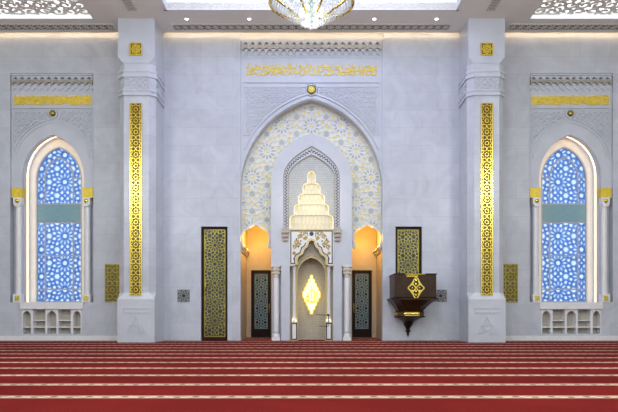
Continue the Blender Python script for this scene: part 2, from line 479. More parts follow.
tag(wall, 'pale polished marble wall facing the prayer hall', 'wall', kind='structure')
for nm, s in (('wall_left', -1), ('wall_right', 1)):
    tag(MB().box(min(s*15, s*15.3), max(s*15, s*15.3), -32, .55, -.3, 12.2).build(nm, 'marble'),
        'pale marble side wall beyond the %s edge' % nm[5:], 'wall', kind='structure')
bb = MB()
for x0, x1 in ((-15, -6.42), (6.42, 15)):
    bb.box(x0, x1, -.03, 0, 0, .17)
tag(bb.build('baseboard_back', 'white'), 'white stone skirting under the windows', 'baseboard', kind='structure')

# alcoves behind the great arch, with the inner doors
AY = 2.6
for s, nm in ((-1, 'wall_alcove_left'), (1, 'wall_alcove_right')):
    a = MB()
    def b(x0, x1, y0, y1, z0, z1): a.box(min(s*x0, s*x1), max(s*x0, s*x1), y0, y1, z0, z1)
    ZV = 4.55
    b(2.53, 2.75, .55, AY+.2, 0, ZV+.2); b(1.22, 1.40, .62, AY+.2, 0, ZV+.2)
    b(1.22, 2.75, .55, AY+.2, ZV, ZV+.2)
    b(2.36, 2.53, AY, AY+.2, 0, ZV); b(1.40, 1.58, AY, AY+.2, 0, ZV); b(1.58, 2.36, AY, AY+.2, 2.63, ZV)
    b(1.58, 2.36, AY+.14, AY+.2, 0, 2.63)
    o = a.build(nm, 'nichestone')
    tag(o, 'honey coloured stone alcove wall %s of the prayer niche' % ('left' if s < 0 else 'right'), 'wall', kind='structure')
    t = MB()
    for y0, y1, z0, z1, p in ((.56, AY, 3.30, 3.36, .14), (.56, AY, 3.23, 3.30, .09), (.56, AY, 3.17, 3.23, .05)):
        t.box(min(s*2.53, s*(2.53-p)), max(s*2.53, s*(2.53-p)), y0, y1, z0, z1)
    tag(t.build('trim_%d' % (1 if s < 0 else 2), 'cream'), 'stepped stone ledge on the %s alcove side' % ('left' if s < 0 else 'right'), 'trim', kind='structure')

# ceiling: soffit round three sunken coffers, with a light slot along the wall
ce = MB()
CY0 = -1.76; SX = 7.17; SY0 = -1.21; CXW = 4.73; CYE = -16.0; SYE = -13.0
def cb_(x0, x1, y0, y1, z0=ZC, z1=ZC+.05): ce.box(x0, x1, y0, y1, z0, z1)
cb_(-15, 15, SY0, -.22)
cb_(-SX, SX, CY0, SY0)
for s in (-1, 1):
    cb_(min(s*CXW, s*SX), max(s*CXW, s*SX), CYE, CY0)
    cb_(min(s*SX, s*15), max(s*SX, s*15), CYE, SYE)
cb_(-15, 15, -32, CYE)
ce.box(-15, 15, -.42, .55, 11.05, 11.25); ce.box(-15, 15, -.42, -.34, ZC+.05, 11.05)
# coffer sides and lids
for s in (-1, 1):
    x0, x1 = min(s*SX, s*15), max(s*SX, s*15)
    ce.box(min(s*SX, s*(SX-.08)), max(s*SX, s*(SX-.08)), SYE, SY0, ZC+.05, ZC+.75)
    ce.box(x0, x1, SY0, SY0+.08, ZC+.05, ZC+.75); ce.box(x0, x1, SYE-.08, SYE, ZC+.05, ZC+.75)
    ce.box(x0, x1, SYE, SY0, ZC+.75, ZC+.85)
    ce.box(min(s*CXW, s*(CXW+.3)), max(s*CXW, s*(CXW+.3)), CYE, CY0, ZC+.05, ZC+1.4)
ce.box(-CXW-.3, CXW+.3, CY0, CY0+.3, ZC+.05, ZC+1.4); ce.box(-CXW-.3, CXW+.3, CYE-.3, CYE, ZC+.05, ZC+1.4)
ce.box(-CXW-.3, CXW+.3, CYE-.3, CY0+.3, ZC+1.4, ZC+1.5)
cel = ce.build('ceiling', 'ceiling')
tag(cel, 'flat grey plaster ceiling with three sunken coffers', 'ceiling', kind='structure')

# centre coffer lining: pale step, blue light line, gilt frieze
cf = thing('ceiling_coffer_lining', (0, CY0, ZC), 'blue white coffer lining with gilt frieze above the chandelier', 'coffer')
m = MB(); i = .10
m.box(-CXW, CXW, CY0-i, CY0, ZC+.0, ZC+.24); m.box(-CXW, CXW, CYE, CYE+i, ZC, ZC+.24)
m.box(-CXW, -CXW+i, CYE, CY0, ZC, ZC+.24); m.box(CXW-i, CXW, CYE, CY0, ZC, ZC+.24)
m.build('lower_step', 'white', cf)
m = MB(); m.box(-CXW+.02, CXW-.02, CY0-.03, CY0, ZC+.24, ZC+1.38)
m.build('frieze_panel', 'white', cf)
m = MB(); m.box(-CXW+.05, CXW-.05, CY0-.10, CY0-.07, ZC+.25, ZC+.30)
m.build('glow_line', 'ledblue', cf)
m = MB(); rn = random.Random(3)
scrolls(m, -CXW+.1, CXW-.1, ZC+.33, ZC+.68, .30, rect_ok(-CXW+.1, CXW-.1, ZC+.30, ZC+.70), .045, CY0-.055, CY0-.02, rn, leaf=False)
m.box(-CXW+.05, CXW-.05, CY0-.05, CY0-.02, ZC+.30, ZC+.325)
m.build('gilt_frieze', 'goldpaint', cf)
m = MB(); rn = random.Random(5)
scrolls(m, -CXW+.1, CXW-.1, ZC+.04, ZC+.22, .2, rect_ok(-CXW+.1, CXW-.1, ZC+.03, ZC+.22), .022, CY0-.112, CY0-.09, rn, leaf=False)
m.build('faint_scroll', 'cream', cf)

# side coffers: back-lit arabesque tracery
for s in (-1, 1):
    x0, x1 = min(s*SX, s*14.9), max(s*SX, s*14.9); ye = -5.2
    g = thing('ceiling_grille', (s*(SX+3.8), SY0, ZC+.13), 'back lit arabesque ceiling tracery over the %s window' % ('left' if s < 0 else 'right'), 'ceiling light', 'back lit ceiling tracery panels')
    r = MB(); w = .10
    r.box(x0, x1, SY0-.03, SY0, ZC+.0, ZC+.20); r.box(x0, x1, ye, ye+.03, ZC, ZC+.20)
    xe = s*SX; r.box(min(xe, xe+s*.03), max(xe, xe+s*.03), ye, SY0, ZC, ZC+.20)
    r.build('rim', 'white', g)
    MB().box(x0+.04, x1-.04, SY0-.045, SY0-.03, ZC+.015, ZC+.115).build('glow_line', 'rimglow', g)  # no lamp: this glow stands in for light on the rim face
    p = MB(); p.box(x0+.03, x1-.03, ye+.03, SY0-.03, ZC+.26, ZC+.29); p.build('light_panel', 'ledwhite', g)
    tr = MB(); rn = random.Random(11+s)
    scrolls(tr, x0+.05, x1-.05, ye+.05, SY0-.05, .42, rect_ok(x0+.05, x1-.05, ye+.05, SY0-.05), .105, 0, .022, rn, turns=1.3)
    tr.v = [(a, c, ZC+.13+b_) for a, b_, c in tr.v]     # laid flat overhead
    tr.build('tracery', 'tracery', g)

# ceiling vents with crossed bars
def vent(name, x0, x1, y0, y1, label):
    r = thing('ceiling_vent', ((x0+x1)/2, (y0+y1)/2, ZC), label, 'vent', 'crossed bar ceiling vents')
    MB().box(x0, x1, y0, y1, ZC-.012, ZC+.0).build('backing', 'ventdark', r)
    f = MB(); w = .03; z0, z1 = ZC-.028, ZC-.010
    f.box(x0-w, x1+w, y0-w, y0, z0, z1); f.box(x0-w, x1+w, y1, y1+w, z0, z1)
    f.box(x0-w, x0, y0, y1, z0, z1); f.box(x1, x1+w, y0, y1, z0, z1)
    f.build('frame', 'ceiling', r)
    m = MB(); lx, ly = x1-x0, y1-y0; along = lx > ly; l, wd = (lx, ly) if along else (ly, lx)
    n = max(2, round(l/(wd*.62))); st = l/n
    segs = []
    for k in range(n):
        a = k*st
        segs += [[(a, 0), (a+st, wd)], [(a, wd), (a+st, 0)], [(a+st*.5, 0), (a+st*.5, wd)]]
    segs.append([(0, wd/2), (l, wd/2)])
    for s_ in segs: m.ribbon(s_, .042, ZC-.024, ZC-.008)
    m.v = [((x0+a, y0+c, b_) if along else (x0+c, y0+a, b_)) for a, b_, c in m.v]
    m.build('bars', 'ventbar', r)
vent('c', -4.67, 4.67, -.88, -.46, 'long ceiling vent above the great arch')
vent('l', -14.6, X(114.5, -.6), -.88, -.46, 'long ceiling vent above the left window')
vent('r', -X(114.5, -.6), 14.6, -.88, -.46, 'long ceiling vent above the right window')
vent('a', -5.86, -5.58, -6.5, -1.83, 'ceiling vent running towards the viewer from the left pilaster')
vent('b', 5.58, 5.86, -6.5, -1.83, 'ceiling vent running towards the viewer from the right pilaster')

dl_names = ['first ceiling downlight right of the left pilaster', 'ceiling downlight between chandelier and left outer downlight',
            'ceiling downlight between chandelier and right outer downlight', 'first ceiling downlight left of the right pilaster']
for x, lab in zip((-4.11, -2.05, 2.07, 4.12), dl_names):
    r = thing('downlight', (x, -1.25, ZC), lab, 'ceiling light', 'recessed ceiling downlights')
    MB().lathe([(.065, ZC-.014), (.085, ZC-.008), (.085, ZC)], x, -1.25, 20).build('trim_ring', 'white', r)
    MB().lathe([(.02, ZC-.026), (.045, ZC-.022), (.058, ZC-.012)], x, -1.25, 20).build('lens', 'lamp', r)

for x0, x1, lab in ((-14.9, -6.40, 'warm light line at the ceiling above the left window'), (-5.13, 5.13, 'warm light line at the ceiling above the great arch'),
                    (6.40, 14.9, 'warm light line at the ceiling above the right window')):
    tag(MB().box(x0, x1, -.245, -.22, ZC+.052, ZC+.075).build('cove_light', 'ledcove'), lab, 'light strip', 'warm cove lights')

# ================================================================== PILASTERS
PX = -5.766; PD = -1.27
pl = thing('pilaster', (PX, 0, 0), 'marble pilaster with a tall gold strip nearest the left window', 'pilaster', 'gold banded marble pilasters')
def plan(hw, ch, front, back=0): return [(PX-hw, back), (PX-hw, front+ch), (PX-hw+ch, front), (PX+hw-ch, front), (PX+hw, front+ch), (PX+hw, back)]
d = PD
ZP = Z(298, PD); ZP1 = Z(294.5, PD); ZK0 = Z(63.5, PD); ZK1 = Z(57, PD)
MB().prismz(plan(.60, .19, PD), ZP, ZK0+.02).build('shaft', 'marble', pl)
m = MB(); hw = .612
m.prismz([(PX-hw, 0), (PX-hw, PD-.04), (PX+hw, PD-.04), (PX+hw, 0)], 0, ZP-.04)
A = [(PX-hw, 0), (PX-hw, PD-.04), (PX-hw, PD-.04), (PX+hw, PD-.04), (PX+hw, PD-.04), (PX+hw, 0)]
m.prismz(A, ZP-.04, ZP1+.06, plan(.602, .195, PD-.004))
pli = m.build('plinth', 'plainmarble', pl)
e = MB(); ex, ez, y0, y1 = PX, Z(326, PD), PD-.06, PD-.035
e.ribbon([(ex-.42, .98), (ex+.42, .98)], .018, y0, y1); e.ribbon([(ex-.42, .98), (ex-.42, 1.12), (ex+.42, 1.12), (ex+.42, .98)], .012, y0, y1)
tri = [(ex-.30, ez-.18), (ex-.20, ez-.02), (ex-.09, ez+.10), (ex, ez+.30), (ex+.09, ez+.10), (ex+.20, ez-.02), (ex+.30, ez-.18)]
e.ribbon(tri, .016, y0, y1)
for q in (-1, 1):
    e.ribbon([(ex+q*.12*cos(t), ez-.06+.1*sin(t)) for t in [i*.5 for i in range(11)]], .014, y0, y1)
for s in (-1, 1):
    e.ribbon([(ex+s*.06, ez-.24), (ex+s*.2, ez-.2), (ex+s*.34, ez-.25)], .022, y0, y1); e.ribbon([(ex+s*.1, ez-.16), (ex+s*.26, ez-.1), (ex+s*.2, ez+.02)], .018, y0, y1)
e.build('carved_emblem', 'carved', pli)
m = MB(); m.prismz([(PX-.60, 0), (PX-.60, PD), (PX-.60, PD), (PX+.60, PD), (PX+.60, PD), (PX+.60, 0)], ZK1, ZC)
bot = plan(.60, .19, PD); top = [(PX-.60, 0), (PX-.60, PD), (PX-.60, PD), (PX+.60, PD), (PX+.60, PD), (PX+.60, 0)]
m.prismz(bot, ZK0, ZK1, top)
m.build('capital_block', 'plainmarble', pl)
def collar(mb, z0, z1, out):                   # a moulding that follows the chamfered plan
    mb.prismz(plan(.60+out, .19+out*.4, PD-out), z0, z1)
m = MB()
for py0, py1, out in ((70, 72.2, .045), (72.2, 75.2, .025), (75.2, 77.2, .05), (89.2, 91.2, .05), (91.2, 93.6, .025), (93.6, 95.4, .045)):
    collar(m, Z(py1, PD), Z(py0, PD), out)
m.build('band_moulding', 'plainmarble', pl)
m = MB(); rn = random.Random(21); z0, z1 = Z(88.8, PD), Z(77.6, PD)
scrolls(m, PX-.41, PX+.41, z0, z1, .19, rect_ok(PX-.41, PX+.41, z0, z1), .035, PD-.03, PD+.01, rn)
m.build('carved_frieze', 'carved', pl)
s2 = MB(); scrolls(s2, -1.05, 0, z0, z1, .19, rect_ok(-1.05, -.02, z0, z1), .035, -.03, .01, rn)
for sd in (-1, 1):
    m = MB(); m.add([(PX+sd*(.60-b_), a, c) for a, b_, c in s2.v], s2.f); m.build('carved_frieze', 'carved', pl)
gx0, gx1, gz0, gz1 = X(130.2, PD), X(142, PD), Z(295.5, PD), Z(103.2, PD)
gp = MB().box(gx0, gx1, PD-.02, PD, gz0, gz1).build('gold_strip', 'goldback', pl)
m = MB(); sg = octnet(gx0, gx1, gz0, gz1, .37, (gx0+gx1)/2, gz0+.19)
net(m, sg, rect_ok(gx0+.01, gx1-.01, gz0+.01, gz1-.01), .02, PD-.04, PD-.018)
for a in ((gx0+.012, gz0), (gx1-.012, gz0)): m.ribbon([a, (a[0], gz1)], .026, PD-.045, PD-.018)
for z in (gz0+.012, gz1-.012): m.ribbon([(gx0, z), (gx1, z)], .026, PD-.045, PD-.018)
m.build('star_lattice', 'gold', gp)
mx0, mx1, mz0, mz1 = X(130, PD), X(142.2, PD), Z(55.3, PD), Z(43.2, PD)
gm = MB().box(mx0, mx1, PD-.02, PD, mz0, mz1).build('gold_medallion', 'goldback', pl)
m = MB(); cx, cz = (mx0+mx1)/2, (mz0+mz1)/2
sg = star(cx, cz, 8, .17, 0, math.radians(55)) + star(cx, cz, 8, .10, 0, math.radians(50))
net(m, sg, rect_ok(mx0, mx1, mz0, mz1), .032, PD-.045, PD-.018)
m.ribbon([(mx0+.015, mz0+.015), (mx1-.015, mz0+.015), (mx1-.015, mz1-.015), (mx0+.015, mz1-.015)], .03, PD-.05, PD-.018, closed=True)
m.ball((cx, PD-.03, cz), .05, 1, .5, 1)
m.build('star_ornament', 'goldpaint', gm)
moved(pl, -2*PX, 'marble pilaster with a tall gold strip nearest the right window')

# ================================================================== WINDOW BAYS
SY = .10                                       # face of the recessed surround
sr = thing('window_surround', (WX, SY, ZB), 'carved marble arch surround framing the left window', 'window surround', 'carved window surrounds')
OW, OS, OA = 1.09, Z(178, SY), Z(134.5, SY)    # lit arch: half width, springing, apex
ok_ = leg_arch(WX, OW, ZB, OS, OA-OS, .32)
zc0, zc1 = Z(198, SY), Z(188, SY)
poly = [(WX-1.30, ZB), (WX-1.30, zc0), (WX-PW, zc0), (WX-PW, ZT), (WX+PW, ZT), (WX+PW, zc0), (WX+1.30, zc0), (WX+1.30, ZB)] + list(reversed(ok_))
m = MB().prism(poly, SY, .30)
m.build('face_panel', 'plainmarble', sr)
ring = [(WX-PW, ZB), (WX-PW, ZT), (WX+PW, ZT), (WX+PW, ZB)]
RS_, RA_ = Z(176, .3), Z(136.3, .3)            # springing and apex of the inner order
hole_ = lambda w_, up: list(reversed(leg_arch(WX, w_, ZB, RS_, RA_-RS_+up, .32)))
MB().prism(ring + hole_(1.02, 0), .30, .34).build('lip', 'plainmarble', sr)
MB().prism(ring + hole_(1.09, .08), .34, .48).build('light_groove', 'white', sr)
MB().prism(ring + hole_(1.03, .02), .48, .64).build('reveal', 'white', sr)
MB().ribbon(leg_arch(WX, 1.055, ZB+.02, RS_, RA_-RS_+.04, .32), .04, .365, .445).build('light_strip', 'led', sr)
# archivolt mouldings and carved spandrels
zr = Z(107.2, SY); zsp0, zsp1 = Z(158, SY), Z(119, SY)
m = MB(); aw = 1.38
for w_, o_, pr in ((aw, 0, .035), (aw-.11, -.10, .022)):
    m.ribbon(arch(WX, w_, zsp0, zsp1-zsp0+o_, .42), .04, SY-pr, SY)
m.box(WX-1.40, WX+1.40, SY-.04, SY, zr-.045, zr); m.box(WX-1.40, WX+1.40, SY-.025, SY, zr-.10, zr-.07)
for s in (-1, 1): m.box(WX+s*1.405-.02, WX+s*1.405+.02, SY-.03, SY, zsp0, zr)
m.box(WX-PW, WX+PW, SY-.06, SY, ZT-.06, ZT)
m.build('mouldings', 'plainmarble', sr)
ar = arch(WX, aw+.06, zsp0, zsp1-zsp0+.05, .42)
spand = ar + [(WX+1.36, zr-.13), (WX-1.36, zr-.13)]
m = MB(); rn = random.Random(31)
bx, bz = WX, Z(113.7, SY)
okf = lambda p: inside(p, spand) and abs(p[0]-WX) < 1.36 and math.hypot(p[0]-bx, p[1]-bz) > .22
for s in (-1, 1):
    m = MB(); scrolls(m, WX-1.36, WX+1.36, zsp0+.2, zr-.13, .21, lambda p: okf(p) and (p[0]-WX)*s > .02, .032, SY-.034, SY+.005, random.Random(31)); m.build('carved_spandrel', 'carved', sr)
m = MB().lathe([(.17, 0), (.19, .015), (.15, .03)], 0, 0, 24)
m.v = [(WX+a, SY-c, bz+b_) for a, b_, c in m.v]; m.build('boss_ring', 'plainmarble', sr)
MB().ball((bx, SY-.03, bz), .115, 1, .8, 1, 16, 9).build('gold_boss', 'brass', sr)
# cornice and gilt script band
m = MB(); x0, x1 = WX-1.41, WX+1.41
m.box(x0, x1, SY-.10, SY, Z(76.2, SY), Z(75, SY))
scallop_row(m, x0, x1, 12, Z(76.2, SY), Z(80.5, SY), .10, SY-.055, SY)
d_ = MB()
for q in range(12):
    c_ = x0+(q+.5)*(x1-x0)/12; disc(d_, (c_, Z(78.4, SY)), .042, SY-.06, SY-.01, 4)
d_.build('shade_dots', 'taupe', sr)  # solid dots, coloured dark for the shade inside pierced holes
d_ = MB(); scallop_row(d_, x0, x1, 12, Z(80.8, SY), Z(85.2, SY), .08, SY-.085, SY-.01); d_.build('bracket_row', 'shadowstone', sr)  # shade on the brackets is put into their tan colour
scallop_row(m, x0+.12, x1-.12, 11, Z(84.2, SY), Z(88.2, SY), .12, SY-.03, SY)
scallop_row(m, x0, x1, 12, Z(88, SY), Z(91, SY), .08, SY-.035, SY)
m.build('stalactite_cornice', 'carved', sr)
m = MB(); z0, z1 = Z(105, SY), Z(95, SY)
gb = MB().box(WX-1.38, WX+1.38, SY-.012, SY, z0, z1).build('script_ground', 'cream', sr)
script_strokes(m, WX-1.36, WX+1.36, z0+.01, z1-.01, .052, SY-.035, SY-.01, random.Random(41), .115)
script_strokes(m, WX-1.36, WX+1.36, z0+.01, z1-.01, .035, SY-.03, SY-.01, random.Random(42), .12)
m.build('gilt_script', 'goldpaint', gb)
# engaged colonnettes with gilt blocks
for s in (-1, 1):
    cx = WX+s*1.20
    sh = MB().lathe([(.10, Z(294, SY)), (.10, Z(206, SY))], cx, SY+.02, 8, smooth=False).build('colonnette', 'white', sr)
    MB().box(min(WX+s*1.06, WX+s*1.42), max(WX+s*1.06, WX+s*1.42), SY-.05, SY+.19, zc0, zc1).build('gilt_capital', 'goldpaint', sh)
    k = MB(); za, zb_ = Z(207, SY), zc0
    k.prism([(cx-.14, zb_), (cx-.14, za+.1), (cx-.08, za), (cx+.08, za), (cx+.14, za+.1), (cx+.14, zb_)], SY-.12, SY+.1)
    k.box(cx-.15, cx+.15, SY-.12, SY+.1, ZB, Z(294, SY))
    k.build('end_block', 'white', sh)
    g = MB(); g.ball((cx, SY-.12, Z(201.5, SY)), .075, 1, .7, 1); g.box(cx-.075, cx+.075, SY-.145, SY-.11, Z(300.5, SY), Z(296, SY))
    g.build('gilt_stud', 'gold', sh)
MB().box(WX-1.10, WX+1.10, -.06, .40, SHZ1-.0, ZB).build('sill', 'white', sr) if False else None
moved(sr, -2*WX, 'carved marble arch surround framing the right window')
sl = MB().box(X(21), X(83.5), -.07, 0.0, SHZ1+.01, ZB-.0).build('window_sill', 'white')
tag(sl, 'thick pale stone sill under the left window', 'window sill', 'window sills')
c = sl.copy(); COL.objects.link(c); c.location.x = -X(21)-X(83.5); c['label'] = 'thick pale stone sill under the right window'

# the window itself
WY = .66
def win_parts(r):
    ww, ws, wa = .825, Z(180, WY), Z(147, WY)
    m = MB().prism([(WX-PW, ZB), (WX-PW, ZT-.5), (WX+PW, ZT-.5), (WX+PW, ZB)] + list(reversed(leg_arch(WX, ww, ZB+.0, ws, wa-ws, .32))), .64, .72)
    m.build('window_frame', 'white', r)
    m = MB().ribbon(leg_arch(WX, ww-.02, ZB, ws, wa-ws-.02, .32), .05, .62, .72)
    iw, is_, ia = .505, Z(178, WY), Z(157.5, WY)
    m.ribbon(leg_arch(WX, iw, ZB, is_, ia-is_, .32), .045, .65, .70)
    for py, a, b_ in ((178, iw, .79),):
        for s in (-1, 1): m.box(min(WX+s*a, WX+s*b_), max(WX+s*a, WX+s*b_), .65, .70, Z(py, WY)-.02, Z(py, WY)+.02)
    for py in (204, 222.3, 255.6, 289.3): m.box(WX-.79, WX+.79, .645, .705, Z(py, WY)-.024, Z(py, WY)+.024)
    m.box(WX-.79, WX+.79, .63, .72, ZB, ZB+.05)
    m.build('mullions', 'mullion', r)
    MB().box(WX-.775, WX+.775, .635, .70, Z(222, WY)+.02, Z(204.3, WY)-.02).build('teal_panel', 'teal', r)
    g = [(x, z) for x, z in leg_arch(WX, ww-.03, ZB+.03, ws, wa-ws-.03, .32)]
    MB().prism(g, .685, .691).build('glass_pane', 'pane', r)
    m = MB().prism([(WX-PW, ZB-.2), (WX-PW, ZT), (WX+PW, ZT), (WX+PW, ZB-.2)] + list(reversed(leg_arch(WX, 1.02, ZB-.1, ws, wa-ws+.30, .32))), .72, 1.21)
    m.build('outer_reveal', 'white', r)
    ly = 1.16; S = 27*(D0+ly)/F
    lat = leg_arch(WX, 1.05, ZB-.05, ws, wa-ws+.33, .32)
    ok = lambda p: inside(p, lat)
    sg, C, Hx, Sq = girih(WX-1.05, WX+1.05, ZB-.05, wa+.4, S, WX, Z(182, ly), True, math.radians(60))
    m = net(MB(), sg, ok, .070, ly, ly+.04)
    for c_ in C:
        if ok(c_): m.lathe([(.05, 0), (.05, .03)], 0, 0, 8) if False else None
    m.build('star_lattice', 'screen', r)
w1 = thing('window_1', (WX, WY, ZB), 'left arched window with a blue star lattice', 'window', kind='structure')
win_parts(w1)
w2 = moved(w1, -2*WX, 'right arched window with a blue star lattice'); w2.name = 'window_2'

# shelf niches under the sills
sn = thing('wall_shelf', (WX, 0, SHZ0), 'built in marble shelf niche with three arched bays under the left window', 'shelf', 'built in shelf niches')
m = MB().box(SH0, SH1, .31, .35, SHZ0, SHZ1).build('back_panel', 'beige', sn)
k = (SH1-SH0)/(82.5-23); ax = lambda p: SH0+(p-23)*k
cols = [(23, 23.8), (32, 34.2), (46.4, 48.2), (57.4, 59.4), (71.8, 74.2), (81.7, 82.5)]
for a, b_ in cols: MB().box(ax(a), ax(b_), 0, .31, SHZ0, SHZ1).build('divider', 'white', sn)
zz = lambda py: SHZ1-(py-309.5)*(SHZ1-SHZ0)/(334.6-309.5)
for a, b_ in zip(cols[:-1], cols[1:]):
    x0, x1 = ax(a[1]), ax(b_[0]); wide = (x1-x0) > .38
    MB().box(x0, x1, .0, .31, zz(328.3), zz(327.2)).build('shelf_board', 'white', sn)
    if wide:
        MB().box(x0, x1, .02, .31, zz(321.3), zz(320.4)).build('shelf_board', 'white', sn)
    else:
        c_ = (x0+x1)/2; w_ = (x1-x0)/2
        p = [(x0, zz(309.5)), (x0, zz(316))] + arch(c_, w_*.98, zz(316), zz(311)-zz(316), .5, 8) + [(x1, zz(316)), (x1, zz(309.5))]
        MB().prism(p, 0, .05).build('arch_front', 'white', sn)
moved(sn, -2*WX, 'built in marble shelf niche with three arched bays under the right window')

# brass lattice plates beside the pilasters
bx0, bx1, bz0, bz1 = X(105.2), X(120.2), Z(302), Z(264)
bp = thing('brass_wall_grille', ((bx0+bx1)/2, 0, bz0), 'brass star lattice plate left of the left pilaster', 'grille', 'brass wall grilles')
MB().box(bx0, bx1, -.02, 0, bz0, bz1).build('back_plate', 'brassback', bp)
m = MB(); sg = octnet(bx0, bx1, bz0, bz1, .46, (bx0+bx1)/2, bz0+.42)
net(m, sg, rect_ok(bx0+.01, bx1-.01, bz0+.01, bz1-.01), .022, -.04, -.018)
m.ribbon([(bx0+.014, bz0+.014), (bx1-.014, bz0+.014), (bx1-.014, bz1-.014), (bx0+.014, bz1-.014)], .028, -.045, -.018, closed=True)
m.build('star_lattice', 'brass', bp)
moved(bp, X(510)-(bx0+bx1)/2, 'brass star lattice plate right of the right pilaster')

# small square wall vents
vx, vz, vh = X(183.7), Z(295.8), .205
wv = thing('wall_vent', (vx, 0, vz), 'small square star vent between left pilaster and tall gold lattice door', 'vent', 'square wall vents')
MB().box(vx-vh, vx+vh, -.006, 0, vz-vh, vz+vh).build('backing', 'ventdark', wv)
m = MB(); sg = star(vx, vz, 8, vh*.96, 0, math.radians(56)) + star(vx, vz, 8, vh*.5, pi/8, math.radians(50))
for a in (-1, 1):
    for b_ in (-1, 1): sg += star(vx+a*vh*.78, vz+b_*vh*.78, 4, vh*.24, 0, math.radians(50))
net(m, sg, rect_ok(vx-vh, vx+vh, vz-vh, vz+vh), .036, -.025, -.004)
m.ribbon([(vx-vh, vz-vh), (vx+vh, vz-vh), (vx+vh, vz+vh), (vx-vh, vz+vh)], .025, -.028, 0, closed=True)
m.build('star_lattice', 'ventgrey', wv)
moved(wv, X(440.6)-vx, 'small square star vent right of the wooden pulpit')

# ================================================================== DOORS
def lattice_door(name, x0, x1, z0, z1, y, fw, S, cz, lat, glass, label, handle=None, foot=.1, th=.10, lw=.021):
    r = thing(name, ((x0+x1)/2, y, z0), label, 'door', kind='structure')
    m = MB()
    m.box(x0, x0+fw, y, y+th, z0, z1); m.box(x1-fw, x1, y, y+th, z0, z1)
    m.box(x0+fw, x1-fw, y, y+th, z1-fw, z1); m.box(x0+fw, x1-fw, y, y+th, z0, z0+foot)
    m.build('door_frame', 'wood', r)
    a, b_, c, d_ = x0+fw, x1-fw, z0+foot, z1-fw
    MB().box(a, b_, y+.055, y+.075, c, d_).build('glass_pane', glass, r)
    mm = MB(); sg, C, Hx, Sq = girih(a, b_, c, d_, S, (a+b_)/2, cz, True)
    net(mm, sg, rect_ok(a, b_, c, d_), lw, y+.03, y+.056)
    mm.ribbon([(a+.014, c+.014), (b_-.014, c+.014), (b_-.014, d_-.014), (a+.014, d_-.014)], .028, y+.025, y+.056, closed=True)
    mm.build('star_lattice', lat, r)
    if handle:
        hx, h0, h1 = handle
        MB().tube([(hx, y-.0, h0), (hx, y-.05, h0+.02), (hx, y-.05, h1-.02), (hx, y, h1)], .014).build('handle', 'gold', r)
    return r
lattice_door('door_1', DX0+.003, DX1-.003, .002, DZ1-.003, .10, .085, 18.9*.03492*1.0045, Z(283, .1), 'doorgold', 'doorglass2',
             'tall gold lattice door in a dark frame left of the arch', foot=.12, handle=(X(205.2), 1.75, 2.05))
lattice_door('door_2', -2.357, -1.583, .002, 2.627, AY+.02, .13, .55, 1.42, 'steel', 'doorglass',
             'dark wooden lattice door inside the left alcove', handle=(-1.65, .95, 1.35), foot=.34, lw=.03)
lattice_door('door_3', 1.583, 2.357, .002, 2.627, AY+.02, .13, .55, 1.42, 'steel', 'doorglass',
             'dark wooden lattice door inside the right alcove', handle=(1.65, .95, 1.35), foot=.34, lw=.03)
lattice_door('door_4', -DX1+.003, -DX0-.003, 2.002, DZ1-.003, .10, .085, 18.9*.03492, Z(265, .1), 'doorgold', 'doorglass2',
             'gold lattice door opening above the wooden pulpit balcony', foot=.05)

# ================================================================== GREAT ARCH
GW, GS, GA = 2.50, Z(190), Z(99)
ga = thing('arch_surround', (0, 0, 0), 'great pointed marble arch around the prayer niche with carved spandrels', 'arch')
fy = .06
m = MB().prism([(-2.53, 0), (-2.53, TOP-.01), (2.53, TOP-.01), (2.53, 0)] + list(reversed(leg_arch(0, GW, 0, GS, GA-GS, .30, 22))), fy, .55)
m.build('face_panel', 'plainmarble', ga)
m = MB()
for w_, o_ in ((GW+.16, .22), (GW+.02, .06)):
    m.ribbon([p for p in arch(0, w_, GS, GA-GS+o_, .30, 22) if abs(p[0]) < 2.42], .05, fy-.045, fy)
zq = Z(81)
m.box(-2.40, 2.40, fy-.04, fy, zq-.05, zq); m.box(-2.34, 2.34, fy-.03, fy, Z(85.5)-.04, Z(85.5))
for s in (-1, 1):
    m.box(s*2.36-.022, s*2.36+.022, fy-.03, fy, Z(135), zq)
    m.box(s*2.505-.025, s*2.505+.025, -.02, fy, 0, Z(40))
m.build('mouldings', 'plainmarble', ga)
az = arch(0, GW+.22, GS, GA-GS+.29, .30, 22)
sp_ = az + [(2.62, Z(86.5)), (-2.62, Z(86.5))]
bz = Z(89.5)
okf = lambda p: inside(p, sp_) and abs(p[0]) < 2.30 and math.hypot(p[0], p[1]-bz) > .28
for s in (-1, 1):
    m = MB(); scrolls(m, -2.3, 2.3, Z(135), Z(86.5), .17, lambda p: okf(p) and p[0]*s > .02, .030, fy-.026, fy+.005, random.Random(51)); m.build('carved_spandrel', 'carved', ga)
m = MB().lathe([(.20, 0), (.23, .015), (.19, .03)], 0, 0, 24); m.v = [(a, fy-c, bz+b_) for a, b_, c in m.v]; m.build('boss_ring', 'plainmarble', ga)
m = MB().lathe([(.165, 0), (.165, .05), (.12, .10), (.05, .07)], 0, 0, 24); m.v = [(a, fy-c, bz+b_) for a, b_, c in m.v]; m.build('gold_boss', 'brass', ga)
m = MB(); x0, x1 = -2.42, 2.42
m.box(x0, x1, fy-.05, fy, Z(41), Z(39.5))
scallop_row(m, x0, x1, 20, Z(41), Z(45.5), .10, fy-.06, fy)
d_ = MB()
for q in range(20):
    c_ = x0+(q+.5)*(x1-x0)/20; disc(d_, (c_, Z(42.8)), .042, fy-.065, fy-.01, 4)
d_.build('shade_dots', 'taupe', ga)  # raised plates whose dark colour paints the shade of holes
d_ = MB(); scallop_row(d_, x0, x1, 20, Z(45.6), Z(50.2), .08, fy-.09, fy-.01); d_.build('bracket_row', 'beige', ga)  # beige darkens this row to paint the shade it hangs in
